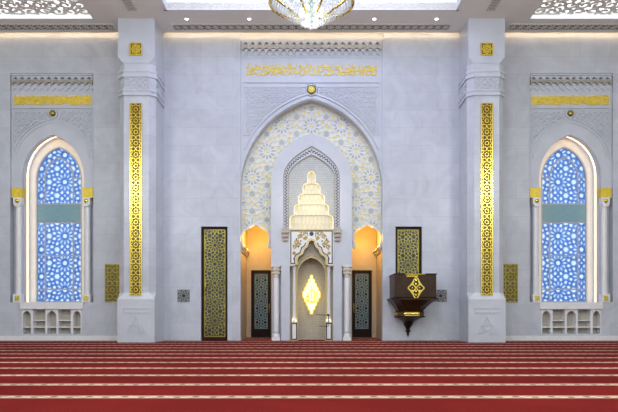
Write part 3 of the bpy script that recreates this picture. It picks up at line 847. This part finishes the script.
scallop_row(m, x0+.12, x1-.12, 19, Z(49.2), Z(53), .11, fy-.09, fy)
scallop_row(m, x0, x1, 20, Z(53), Z(56.2), .08, fy-.035, fy)
m.box(x0, x1, fy-.02, fy, Z(57.2), Z(56.2))
m.build('stalactite_cornice', 'carved', ga)
m = MB(); z0, z1 = Z(75), Z(63)
script_strokes(m, -2.30, 2.30, z0, z1, .036, fy-.025, fy+.002, random.Random(61), .13)
m.build('gilt_script', 'goldpaint', ga)

# filigree screen inside the arch, with two foiled openings
gy = .40
fs = thing('filigree_screen', (0, gy, Z(248, gy)), 'white and gold star filigree screen filling the great arch', 'screen')
zb = Z(248, gy)
def foil(s):                                   # from the outer side to the inner side
    pts = [(243.2, 248), (242.6, 245), (241.9, 242), (241.5, 238), (242.0, 234), (243.6, 231), (247, 228.6), (251, 226.6), (255.5, 223.6)]
    P = [(X(a, gy), Z(b_, gy)) for a, b_ in pts]; cxm = X(255.5, gy)
    Q = P + [(2*cxm-a, b_) for a, b_ in reversed(P[:-1])]
    return Q if s < 0 else [(-a, b_) for a, b_ in Q]
outer = arch(0, 2.499, GS, GA-GS-.001, .30, 22)
fpoly = [(-2.499, zb)] + outer + [(2.499, zb)] + foil(1) + list(reversed(foil(-1)))
MB().prism(fpoly, gy+.03, gy+.13).build('ground', 'filback', fs)
BW, BS, BA = 1.414, Z(181), Z(133.5)
blk = leg_arch(0, BW, 0, BS, BA-BS, .30, 18)
ok = lambda p: inside(p, fpoly) and not inside(p, blk)
sg, C, Hx, Sq = girih(-2.6, 2.6, zb, GA, 1.056, 0, Z(177, gy))
m = net(MB(), sg, ok, .042, gy, gy+.04)
for f in (foil(-1), foil(1)): m.ribbon(f, .05, gy-.01, gy+.04)
m.build('white_lattice', 'white', fs)
ins = lambda c, r: all(ok((c[0]+r*cos(a), c[1]+r*sin(a))) for a in (0, pi/2, pi, 3*pi/2))
m, m2 = MB(), MB()
A12 = 1.056/(3+sqrt(3))*(2+sqrt(3))/2
for c_ in C:
    if ins(c_, .05): disc(m, c_, .045, gy+.01, gy+.04)
    for q in range(12):
        a = q*pi/6+pi/12; p = (c_[0]+A12*.98*cos(a), c_[1]+A12*.98*sin(a))
        if q % 2 == 0 and ins(p, .04): disc(m, p, .042, gy+.01, gy+.04, 5)
        p = (c_[0]+A12*.52*cos(a+pi/12), c_[1]+A12*.52*sin(a+pi/12))
        if ins(p, .05): disc(m2, p, .045, gy+.012, gy+.04, 6)
for c_ in Sq:
    if ins(c_, .06): disc(m, c_, .055, gy+.01, gy+.04, 4)
for c_ in Hx:
    if ins(c_, .11): disc(m2, c_, .085, gy+.012, gy+.04, 12)
# narrow gilt line along the inner edge
m.ribbon(arch(0, BW+.05, BS, BA-BS+.05, .30, 18), .03, gy+.005, gy+.04)
m.build('gold_inlay', 'inlay', fs); m2.build('grey_inlay', 'greyinlay', fs)

# ================================================================== MIHRAB (prayer niche)
mi = thing('prayer_niche', (0, 0, 0), 'white marble prayer niche block under the great arch with glowing stepped vault', 'prayer niche')
zcap = Z(264.8); zin = Z(230.5)
RW, RS, RA = 28.2*.03492, Z(178), Z(146)
inner = [(-.755, 0), (-.755, zin), (-RW, zin)] + arch(0, RW, RS, RA-RS, -2.2, 16) + [(RW, zin), (.755, zin), (.755, 0)]
poly = [(-1.06, 0), (-1.06, zcap), (-BW, zcap)] + arch(0, BW, BS, BA-BS, .30, 18) + [(BW, zcap), (1.06, zcap), (1.06, 0)] + list(reversed(inner))
m = MB().prism(poly, 0, .42)
m.box(-1.40, -1.06, .30, .62, 0, zcap); m.box(1.06, 1.40, .30, .62, 0, zcap)
m.build('body', 'plainmarble', mi)
# beaded frame round the upper field
IW, IA = 23*.03492, Z(154.5)
m = MB().prism([(-RW, zin)] + arch(0, RW, RS, RA-RS, -2.2, 16) + [(RW, zin), (IW, zin)] + list(reversed(arch(0, IW, RS, IA-RS, -2.2, 16))) + [(-IW, zin)], .05, .12)
bf = m.build('beaded_frame', 'carved', mi)
m = MB()
m.ribbon(leg_arch(0, RW-.02, zin, RS, RA-RS-.02, -2.2, 16), .025, .03, .06)
m.ribbon(leg_arch(0, IW+.01, zin, RS, IA-RS+.01, -2.2, 16), .022, .03, .06)
m.build('brown_lines', 'shadowstone', bf)
m = MB(); mid = leg_arch(0, (RW+IW)/2, zin+.03, RS, (RA+IA)/2-RS, -2.2, 40)
acc = 0; last = None
def along(path, step):
    out, r = [], step*.5
    for a, b_ in zip(path[:-1], path[1:]):
        l = math.hypot(b_[0]-a[0], b_[1]-a[1]); 
        while r <= l and l > 0:
            out.append((a[0]+(b_[0]-a[0])*r/l, a[1]+(b_[1]-a[1])*r/l)); r += step
        r -= l
    return out
for q, p in enumerate(along(mid, .052)):
    o_ = .022*(1 if q % 2 else -1)
    cxp = 0; dx, dz = p[0], p[1]-RS
    if p[1] < RS: nx_, nz_ = (1 if p[0] > 0 else -1), 0
    else:
        l = math.hypot(dx, dz); nx_, nz_ = dx/l, dz/l
    m.ball((p[0]+nx_*o_, .05, p[1]+nz_*o_), .028, 1, .6, 1, 6, 4)
m.build('beads', 'bead', bf)
# mosaic field with the stepped, scalloped vault opening
tiers = [(170, 182, 4.2), (182, 192.5, 8.8), (192.5, 203, 13.2), (203, 214, 17.6), (214, 230.5, 22.0)]
half = []
for q, (a, b_, w_) in enumerate(tiers):
    w_ *= .03492; prev = tiers[q-1][2]*.03492 if q else 0
    zt, zb2 = Z(a), Z(b_); sp2 = zt-(w_-prev)*.9 if q else zt-w_*1.2
    if q == 0: half += [(0, zt)] + [(w_*sin(t), sp2+(zt-sp2)*cos(t)) for t in (pi/6, pi/3, pi/2)]
    else: half += [(prev+.004, zt)] + [(prev+(w_-prev)*sin(t), sp2+(zt-sp2)*cos(t)) for t in (pi/6, pi/3, pi/2)]
    half += [(w_, zb2)]
step_poly = [(-a, b_) for a, b_ in reversed(half)] + half[1:]
fld = [(-IW-.02, zin)] + arch(0, IW+.02, RS, IA-RS+.02, -2.2, 16) + [(IW+.02, zin)]
hole = [(a, max(b_, zin)) for a, b_ in step_poly]
MB().prism([(-IW-.02, zin)] + arch(0, IW+.02, RS, IA-RS+.02, -2.2, 16) + [(IW+.02, zin), (hole[-1][0], zin)] + list(reversed(hole)) + [(hole[0][0], zin)], .09, .17).build('mosaic_field', 'mosaic', mi)
va = MB().box(-.95, .95, .80, .86, zin-.1, Z(160)); va.box(-.95, .95, .17, .86, zin-.12, zin-.02)
va = va.build('stepped_vault', 'cream', mi)
m = MB()
edge = MB(); MB().prism(hole, .262, .30).build('shell_ground', 'ivory', va)
for q, (a, b_, w_) in enumerate(tiers):
    w_ *= .03492; zt0, zb0 = Z(a), Z(b_)
    for row in range(2):                       # two staggered rows of pointed shells to each step
        zt = zt0-(zt0-zb0)*.5*row; zb2 = zb0-.02; n = max(2, q*2+1+row); cw = 2*w_*(.80 if not row else 1)/n; zh = (zt0-zb0)*.5
        for i in range(n):
            c_ = (i+.5-n/2)*cw; y = .23-.025*row
            pa = arch(c_, cw*.47, zt-zh*.75, zh*.72, .35, 6)
            edge.ribbon([(c_-cw*.47, zb2)] + pa + [(c_+cw*.47, zb2)], .02, y-.012, y+.03)
            m.prism([(c_-cw*.5, zb2)] + pa + [(c_+cw*.5, zb2)], y, y+.04)
m.build('shell_tiers', 'ivory', va); edge.build('shell_edges', 'cream', va)
big = [(a*.99, b_-.012) for a, b_ in step_poly]
MB().ribbon(big, .020, .165, .185).build('light_strip', 'ledsoft', va)

# inlaid lintel panel with a foiled arch
iy0, iy1 = -.06, .06
ix, iz0, iz1 = .765, Z(264.8, -.06), Z(229.6, -.06)
fo = [(326.4, 264.8), (326.4, 258.5), (325.0, 255.8), (321.0, 253.6), (320.0, 251.4), (319.4, 248.6), (316.2, 246.4), (315.2, 243.6), (314.8, 241.2), (313.8, 240.2), (311.5, 239.2)]
fr = [((a-311.5)*.0348, Z(b_, -.06)) for a, b_ in fo]
foilp = [(-a, b_) for a, b_ in fr] + list(reversed(fr))[1:]   # left foot over apex to right foot
ip = MB().prism([(-ix, iz0), (-ix, iz1), (ix, iz1), (ix, iz0)] + list(reversed(foilp)), iy0, iy1).build('inlaid_panel', 'white', mi)
m = MB()
e_ = .045
m.ribbon([(-ix+e_, iz0+e_), (-ix+e_, iz1-e_), (ix-e_, iz1-e_), (ix-e_, iz0+e_), (fr[0][0]+.07, iz0+e_)] + [(a+.075, b_+.03) for a, b_ in fr[1:-3]] , .036, iy0-.008, iy0+.01)
m.ribbon([(-ix+e_, iz0+e_), (-fr[0][0]-.07, iz0+e_)] + [(-a-.075, b_+.03) for a, b_ in fr[1:-3]], .036, iy0-.008, iy0+.01)
disc(m, (0, Z(233.8, -.06)), .075, iy0-.012, iy0+.01, 14)
m.ribbon([(-.16, iz1-.05), (-.13, iz1-.16), (-.16, iz1-.26)], .018, iy0-.008, iy0+.01); m.ribbon([(.16, iz1-.05), (.13, iz1-.16), (.16, iz1-.26)], .018, iy0-.008, iy0+.01)
m.build('dark_border', 'brown', ip)
m = MB(); mb_ = MB(); rn = random.Random(71)
for s in (-1, 1):
    for (px, py, r) in ((303, 233.5, .10), (299.5, 236.5, .08), (296.5, 242.5, .09), (299, 244.5, .07), (295, 247, .08), (294, 253.5, .05), (305.5, 238.5, .06)):
        cx, cz = s*(px-311.5)*.0348, Z(py, -.06)
        k = [(cx+r*(1-.75*t/9)*cos(s*t*.9), cz+r*(1-.75*t/9)*sin(t*.9)) for t in range(10)]
        m.ribbon(k, .042, iy0-.008, iy0+.01)
        for q in range(3):
            a = rn.uniform(0, 2*pi); disc(m, (cx+r*1.1*cos(a), cz+r*1.1*sin(a)), .022, iy0-.008, iy0+.01, 5)
    for (px, py) in ((306, 233.3), (300.8, 241), (298.5, 246.8), (294, 259), (296.5, 239)):
        disc(mb_, (s*(px-311.5)*.0348, Z(py, -.06)), .030, iy0-.01, iy0+.01, 6)
m.build('gilt_vines', 'ochre', ip); mb_.build('blue_flowers', 'blueinlay', ip)
m = MB().ribbon(foilp, .07, iy0-.02, iy1-.02); m.box(-ix, -ix+.18, iy0-.01, iy1, iz0-.05, iz0); m.box(ix-.18, ix, iy0-.01, iy1, iz0-.05, iz0)
m.ribbon([(-ix, iz1+.0), (ix, iz1+.0)], .05, iy0-.02, iy1)
m.build('cream_moulding', 'goldedge', ip)
# corbels beside it
for s in (-1, 1):
    x0, x1 = sorted((s*X(281.8), s*X(289.2))); zt, zb2 = Z(228.2), Z(242.5)
    m = MB()
    m.box(x0, x1, -.14, 0, zt-.06, zt)
    for q in range(3):
        w_ = (x1-x0)*(1-.16*q)/2; c_ = (x0+x1)/2
        m.box(c_-w_, c_+w_, -.12+.035*q, 0, zt-.06-(q+1)*.13, zt-.06-q*.13)
        for i in range(3): m.ball((c_-w_*.66+i*w_*.66, -.12+.035*q, zt-.06-(q+.75)*.13), .045, 1, .8, 1.2, 8, 5)
    m.build('corbel', 'beige', mi)
# inner pointed recess with an apse
ay = .30; pw, ps, pa_ = 14.2*.0353, Z(275, ay), Z(257.5, ay)
m = MB().prism([(-.755, 0), (-.755, zin-.12), (.755, zin-.12), (.755, 0)] + list(reversed(leg_arch(0, pw, 0, ps, pa_-ps, .25))), ay, .36)
m.build('recess_front', 'creammosaic', mi)
m = MB().ribbon(leg_arch(0, pw+.02, .0, ps, pa_-ps+.02, .25), .055, ay-.03, ay+.02)
m.ribbon(leg_arch(0, pw+.10, .0, ps, pa_-ps+.12, .25), .03, ay-.02, ay+.01)
m.build('recess_moulding', 'goldedge', mi)
m = MB(); n = 16; vs = []
for i in range(n+1):
    t = pi*i/n
    for r in (pw+.02, pw+.10):
        for z in (0, pa_+.3): vs.append((r*cos(t), .36+r*1.05*sin(t), z))
fsx = []
for i in range(n):
    a = 4*i; b_ = a+4; fsx += [(a, b_, b_+1, a+1), (a+2, a+3, b_+3, b_+2), (a, a+2, b_+2, b_), (a+1, b_+1, b_+3, a+3)]
fsx += [(0, 1, 3, 2), (4*n, 4*n+2, 4*n+3, 4*n+1)]
m.add(vs, fsx, False); m.box(-.70, .70, .36, 1.0, pa_+.25, pa_+.31)
m.build('apse', 'creammosaic', mi)
for s in (-1, 1):
    cx = s*.605; yc = .10
    sh = MB().lathe([(.075, Z(322)), (.085, Z(321)), (.06, Z(319)), (.055, Z(317)), (.055, Z(272)), (.065, Z(270.5)), (.06, Z(270)), (.075, Z(268)), (.10, Z(266.4))], cx, yc, 16).build('slim_column', 'white', mi)
    x0, x1 = cx-.125, cx+.125
    p = MB().box(x0, x1, -.02, .24, 0, Z(322)).build('pedestal', 'goldedge', mi)
    m = MB().ribbon([(x0+.04, .05), (x1-.04, .05), (x1-.04, Z(322)-.05), (x0+.04, Z(322)-.05)], .04, -.032, -.01, closed=True); m.build('dark_frame', 'brown', p)
    MB().box(x0+.055, x1-.055, -.028, -.015, .065, Z(322)-.065).build('white_panel', 'white', p)
# corner columns
def corner(cx, label):
    yc = .13
    r = thing('niche_column', (cx, yc, 0), label, 'column', 'niche corner columns')
    MB().lathe([(.095, Z(333.5)), (.10, Z(331)), (.105, Z(300)), (.10, Z(279)), (.095, Z(277.5))], cx, yc, 20).build('shaft', 'white', r)
    m = MB().box(cx-.145, cx+.145, yc-.145, yc+.145, 0, .11)
    m.lathe([(.14, .11), (.145, .14), (.12, .17), (.13, .20), (.10, Z(333.5))], cx, yc, 20); m.build('base', 'white', r)
    m = MB().lathe([(.10, Z(277.5)), (.115, Z(276.8)), (.10, Z(276)), (.12, Z(272)), (.155, Z(268.3)), (.16, Z(267))], cx, yc, 16)
    m.box(cx-.17, cx+.17, yc-.17, yc+.16, Z(267), zcap-.002)
    for row, (rr, zz_) in enumerate(((.125, Z(273)), (.15, Z(269.6)))):
        for q in range(10):
            a = 2*pi*(q+.5*row)/10; m.ball((cx+rr*cos(a), yc+rr*sin(a), zz_), .034, 1, 1, 1.7, 7, 5)
    m.build('capital', 'cream', r)
corner(-1.245, 'white column at the left corner of the prayer niche'); corner(1.245, 'white column at the right corner of the prayer niche')

# glowing lozenge in the apse
ly = .69; lx, lz, lw_, lh = 0, Z(294.5, ly), 9.2*(D0+ly)/F, 19.8*(D0+ly)/F
lm = thing('light_medallion', (lx, ly, lz), 'glowing scalloped lozenge lamp with gold script inside the prayer niche', 'lamp')
def loz(k):
    P = []; corners = [(0, lh*k), (lw_*k, 0), (0, -lh*k), (-lw_*k, 0)]
    for (a, b_) in zip(corners, corners[1:]+corners[:1]):
        nl = 5
        for q in range(nl):
            p0 = (a[0]+(b_[0]-a[0])*q/nl, a[1]+(b_[1]-a[1])*q/nl); p1 = (a[0]+(b_[0]-a[0])*(q+1)/nl, a[1]+(b_[1]-a[1])*(q+1)/nl)
            for t in range(4):
                f = t/4; bul = .05*sin(pi*f)*k; l = math.hypot(a[0]+b_[0], a[1]+b_[1]); nx_, nz_ = (a[0]+b_[0]), (a[1]+b_[1]); l = math.hypot(nx_, nz_)
                P.append((lx+p0[0]+(p1[0]-p0[0])*f+bul*nx_/l, lz+p0[1]+(p1[1]-p0[1])*f+bul*nz_/l))
    return P
MB().prism(loz(1), ly, ly+.03).build('alabaster_plate', 'glow', lm)
m = MB().ribbon(loz(1.0), .04, ly-.008, ly+.01, closed=True); m.build('gilt_rim', 'goldpaint', lm)
cu = bpy.data.curves.new('script', 'FONT'); cu.body = '\uFDF2'; cu.size = .5; cu.align_x = 'CENTER'; cu.extrude = .004; cu.offset = .006
to = bpy.data.objects.new('script', cu); COL.objects.link(to)
bpy.context.view_layer.update()
me = bpy.data.meshes.new_from_object(to.evaluated_get(bpy.context.evaluated_depsgraph_get()))
vs = [v.co.copy() for v in me.vertices]
bpy.data.objects.remove(to)
if len(vs) > 10:
    x0 = min(v.x for v in vs); x1 = max(v.x for v in vs); y0 = min(v.y for v in vs); y1 = max(v.y for v in vs)
    kx, ky = .44/(x1-x0), .62/(y1-y0)
    mb_ = MB(); mb_.add([((v.x-(x0+x1)/2)*kx, ly-.012-v.z, lz+(v.y-(y0+y1)/2)*ky) for v in vs], [list(p.vertices) for p in me.polygons])
    mb_.build('gold_script', 'glowgold', lm)
print('SCRIPT VERTS', len(vs))

# microphone on its arms beside the right slim column
mc = thing('microphone', (.60, -.03, Z(316)), 'small black microphone on thin arms at the right slim column of the niche', 'microphone')
m = MB().ball((.585, -.06, Z(315)), .04, 1.3, 1, .9); m.tube([(.60, -.06, Z(315)), (.60, -.03, Z(318)), (.60, .02, Z(319))], .018); m.build('head', 'black', mc)
MB().tube([(.56, -.06, Z(315.2)), (.16, -.16, Z(314.6))], .009).build('upper_arm', 'black', mc)
MB().tube([(.585, -.03, Z(326.3)), (.25, -.12, Z(326.0))], .009).build('lower_arm', 'black', mc)
MB().tube([(.60, -.05, Z(318)), (.585, -.045, Z(322)), (.585, -.03, Z(326.5))], .008).build('cable', 'black', mc)

# ================================================================== WOODEN PULPIT BALCONY
by = -1.36
mn = thing('pulpit_balcony', (X(410), 0, Z(336.5, -.7)), 'dark walnut pulpit balcony hung on the wall right of the niche', 'pulpit')
fx0, fx1 = X(394.6, by), X(436.3, by); z0, z1 = Z(298, by), Z(274.5, by); t = .06
m = MB()
m.box(fx0, fx1, by, by+t, z0, z1); m.box(fx0, fx0+t, by+t, 0, z0, z1); m.box(fx1-t, fx1, by+t, 0, z0, z1)
m.box(fx0, fx1, by, 0, z0-.03, z0+.03)
par = m.build('parapet', 'wood2', mn)
m = MB()
m.box(fx0-.02, fx0+.34, by-.02, by+t+.02, z1, z1+.035); m.box(fx1-.36, fx1+.02, by-.02, by+t+.02, z1, z1+.035)
for a in (fx0, fx1-t): m.box(a-.02, a+t+.02, by+t+.02, 0, z1, z1+.035)
m.build('top_rail', 'wood', par)
m = MB(); ex, ez = X(416, by), Z(288, by)
for k in range(4):                                            # four pointed petals, the upright pair longer
    a = pi/2*k; R_ = .36 if k % 2 else .27
    for sd in (-1, 1):
        p = [(ex+R_*t*cos(a)-sd*.11*sin(pi*min(1, t*1.02))*sin(a), ez+R_*t*sin(a)+sd*.11*sin(pi*min(1, t*1.02))*cos(a)) for t in [i/7 for i in range(8)]]
        m.ribbon(p, .03, by-.025, by)
    b_ = a+pi/4
    m.ribbon([(ex+.17*cos(b_+t)*1.15, ez+.19*sin(b_+t)*1.15) for t in (-.5, -.25, 0, .25, .5)], .035, by-.025, by)
for q in range(5): m.ball((ex, by-.01, ez+(-.24+.12*q)), .05, 1, .5, 1.1, 8, 5)
for s in (-1, 1):
    for q in (-1, 0, 1): m.ball((ex+s*.12, by-.01, ez+.09*q), .035, 1, .5, 1, 8, 5)
m.build('gold_emblem', 'gold', par)
m = MB(); rz = Z(275.2, by); m.tube([(X(406, by), by+.0, rz+.03), (X(426, by), by+.0, rz+.03)], .014); m.tube([(X(406, by), by+.03, rz+.03), (X(406, by), by+.03, rz-.06)], .012); m.tube([(X(425.5, by), by+.03, rz+.03), (X(425.5, by), by+.03, rz-.06)], .012)
m.box(X(406.5, by), X(418, by), by-.02, by+.02, rz-.05, rz-.01)
m.build('brass_rest', 'goldpaint', mn)
# corbel below: flared bell of rectangular plan, gilt band, pendant
cxm = (fx0+fx1)/2-.05
def lev(k, dp, z, sh=0): # rectangle of half width k reaching dp out from the wall, chamfered at the front
    ch = min(.22, k*.45, dp*.4); c_ = cxm+sh
    return [(c_-k, 0, z), (c_-k, -dp+ch, z), (c_-k+ch, -dp, z), (c_+k-ch, -dp, z), (c_+k, -dp+ch, z), (c_+k, 0, z)]
def loft(mb, rings):
    o = []
    for r in rings: o += r
    n = len(rings[0]); fsx = [tuple(range(n-1, -1, -1)), tuple((len(rings)-1)*n+i for i in range(n))]
    for k in range(len(rings)-1):
        for i in range(n): fsx.append((k*n+i, k*n+(i+1) % n, (k+1)*n+(i+1) % n, (k+1)*n+i))
    return mb.add(o, fsx)
hw = (fx1-fx0)/2+.09
zl = lambda py, d_: Z(py, -d_)
rings = [lev(hw, 1.45, zl(298, 1.4), .05), lev(hw, 1.45, zl(299.5, 1.4), .05), lev(hw-.07, 1.36, zl(300.3, 1.3), .05), lev(hw-.16, 1.2, zl(303, 1.1), .03), lev(hw-.27, 1.02, zl(307, .9), .02), lev(hw-.36, .90, zl(311, .8)), lev(hw-.30, .95, zl(312, .8))]
loft(MB(), rings).build('flared_corbel', 'wood2', mn)
gbd = loft(MB(), [lev(hw-.33, .92, zl(312, .8)), lev(hw-.33, .92, zl(316, .8))]).build('gilt_band', 'brassback', mn)
m = MB(); y_ = -.92; k = hw-.33; za, zb2 = zl(316, .8)+.02, zl(312, .8)-.02
for q in range(15):
    c_ = cxm-k+.2+(2*k-.4)*q/14; m.ball((c_, y_, (za+zb2)/2), .038, .8, .6, 1.5, 8, 5)
for z in (za, zb2): m.box(cxm-k+.2, cxm+k-.2, y_-.02, y_+.01, z-.012, z+.012)
for s in (-1, 1):
    for q in range(7): m.ball((cxm+s*k, -.08-.1*q, (za+zb2)/2), .038, .6, .8, 1.5, 8, 5)
m.build('gilt_beads', 'gold', gbd)
rings = [lev(hw-.29, .96, zl(316, .8)), lev(hw-.29, .96, zl(317, .8)), lev(hw-.45, .78, zl(318.2, .6)), lev(hw-.62, .5, zl(321, .4)), lev(.13, .26, zl(325, .2)), lev(.07, .14, zl(328, .1)), lev(.055, .11, zl(329.5, .1))]
loft(MB(), rings).build('tapering_foot', 'wood', mn)
MB().lathe([(.055, Z(329.5)), (.08, Z(330.2)), (.085, Z(331)), (.05, Z(332.2)), (.03, Z(333)), (.04, Z(334)), (.012, Z(336.5))], cxm, -.09, 14).build('finial', 'wood', mn)

# ================================================================== CHANDELIER
cy = -8.0; cd = D0+cy
kx = cd/F; cz = lambda py: HC+(HZ-py)*kx
ch = thing('chandelier', (0, cy, ZC+1.4), 'large crystal chandelier with gold arms hanging before the great arch', 'chandelier')
zr_ = cz(3); zt_ = cz(26); R0 = 42*kx
m = MB().tube([(R0*cos(2*pi*i/32), cy+R0*sin(2*pi*i/32), zr_) for i in range(33)], .028, 8)
m.tube([(R0*1.0*cos(2*pi*i/32), cy+R0*1.0*sin(2*pi*i/32), zr_+.11) for i in range(33)], .022, 8)
for i in range(32): a = 2*pi*i/32; m.tube([(R0*cos(a), cy+R0*sin(a), zr_), (R0*cos(a), cy+R0*sin(a), zr_+.11)], .012, 6)
m.build('gold_ring', 'gold', ch)
for i in range(8):
    a = 2*pi*i/8+pi/8
    MB().tube([(r*cos(a), cy+r*sin(a), z) for r, z in ((R0*.30, cz(18)), (R0*.64, cz(11.5)), (R0*1.02, zr_))], .03, 6).build('arm', 'gold', ch)
m = MB().lathe([(.03, cz(22)), (.06, cz(20)), (.05, cz(15)), (.10, cz(12)), (.06, cz(6)), (.08, cz(-4)), (.05, cz(-20))], 0, cy, 14); m.build('stem', 'greenglass', ch)
MB().tube([(0, cy, cz(-20)), (0, cy, ZC+1.36)], .025, 8).build('hanging_rod', 'gold', ch)
MB().lathe([(.02, ZC+1.30), (.18, ZC+1.34), (.20, ZC+1.4)], 0, cy, 20).build('ceiling_rose', 'gold', ch)
for i in range(8):
    a = 2*pi*i/8+pi/8; MB().ball((.24*cos(a), cy+.24*sin(a), cz(12.5)), .055, 1, 1, 1.25).build('bulb', 'bulb', ch)
for i in range(4):
    a = 2*pi*i/4+pi/4; MB().ball((.13*cos(a), cy+.13*sin(a), cz(22)), .05, 1, 1, 1.2).build('bulb', 'bulb', ch)
m = MB(); rn = random.Random(81)
for q in range(15):
    f = q/14; r = R0*(.17+.83*f); z = zt_+.05+(zr_-zt_)*f
    n = max(8, int(2*pi*r/.085))
    for i in range(n):
        a = 2*pi*(i+.5*(q % 2))/n; m.octa((r*cos(a), cy+r*sin(a), z+rn.uniform(-.025, .025)), .026, .07)
for q in range(5):
    r = R0*(1.0-.16*q); z = zr_+.22+.16*q; n = int(2*pi*r/.10)
    for i in range(n):
        a = 2*pi*i/n; m.octa((r*cos(a), cy+r*sin(a), z), .03, .11)
o = m.build('crystals', 'crystal', ch); tag(o, 'clear crystal drops', kind='stuff')

# ================================================================== LIGHT
def point(name, loc, power, col=(1, 1, 1), r=.1):
    l = bpy.data.lights.new(name, 'POINT'); l.energy = power; l.color = col; l.shadow_soft_size = r
    o = bpy.data.objects.new(name, l); COL.objects.link(o); o.location = loc; return o
# other chandeliers of the hall, behind the viewer and overhead
for x in (-9.5, 0, 9.5):
    for y, p in ((-14.5, 650), (-24, 850)):
        point('hall_chandelier_light', (x, y, 7.6), p, (.93, 1, .985), .55)
point('chandelier_light', (0, cy, 7.45), 2, (.93, .95, 1), .15)
point('coffer_fill_light', (0, -6.5, ZC+.75), 170, (.50, .62, 1), .4)  # added unseen light that brightens the coffer lining
point('niche_lamp_light', (0, .25, Z(300)), 3, (1, .80, .42), .1)
point('vault_light', (0, -.75, Z(203)), 18, (1, .86, .55), .25)
for s in (-1, 1):
    point('alcove_ledge_light', (s*2.30, 1.4, 3.46), 5, (1, .54, .12), .05)
    point('alcove_vault_light', (s*1.97, 1.5, 3.75), 40, (1, .60, .13), .12)
    point('niche_column_light', (s*.50, .03, Z(320)), 0.45, (1, .88, .55), .03)
    point('niche_column_light', (s*.70, .03, Z(320)), 0.35, (1, .88, .55), .03)
def area(name, loc, sx, sy, power, col, rot):
    l = bpy.data.lights.new(name, 'AREA'); l.shape = 'RECTANGLE'; l.size = sx; l.size_y = sy; l.energy = power; l.color = col
    o = bpy.data.objects.new(name, l); COL.objects.link(o); o.location = loc; o.rotation_euler = rot; return o
area('coffer_light', (0, -7, ZC+1.3), 8, 8, 500, (.55, .62, 1), (0, 0, 0))

w = bpy.data.worlds.new('sky'); sc.world = w; w.use_nodes = True
bg = w.node_tree.nodes['Background']; bg.inputs[0].default_value = (.80, .91, 1.0, 1); bg.inputs[1].default_value = 1.15

cam = bpy.data.cameras.new('camera'); co = bpy.data.objects.new('camera', cam); COL.objects.link(co)
co.location = (0, -D0, HC); co.rotation_euler = (pi/2, 0, 0)
cam.sensor_width = 36; cam.lens = F/618*36; cam.shift_x = (309-CX)/618; cam.shift_y = (HZ-206)/618; cam.clip_end = 200
sc.camera = co
sc.view_settings.view_transform = 'Standard'; sc.view_settings.look = 'None'; sc.view_settings.exposure = .03; sc.view_settings.gamma = 1
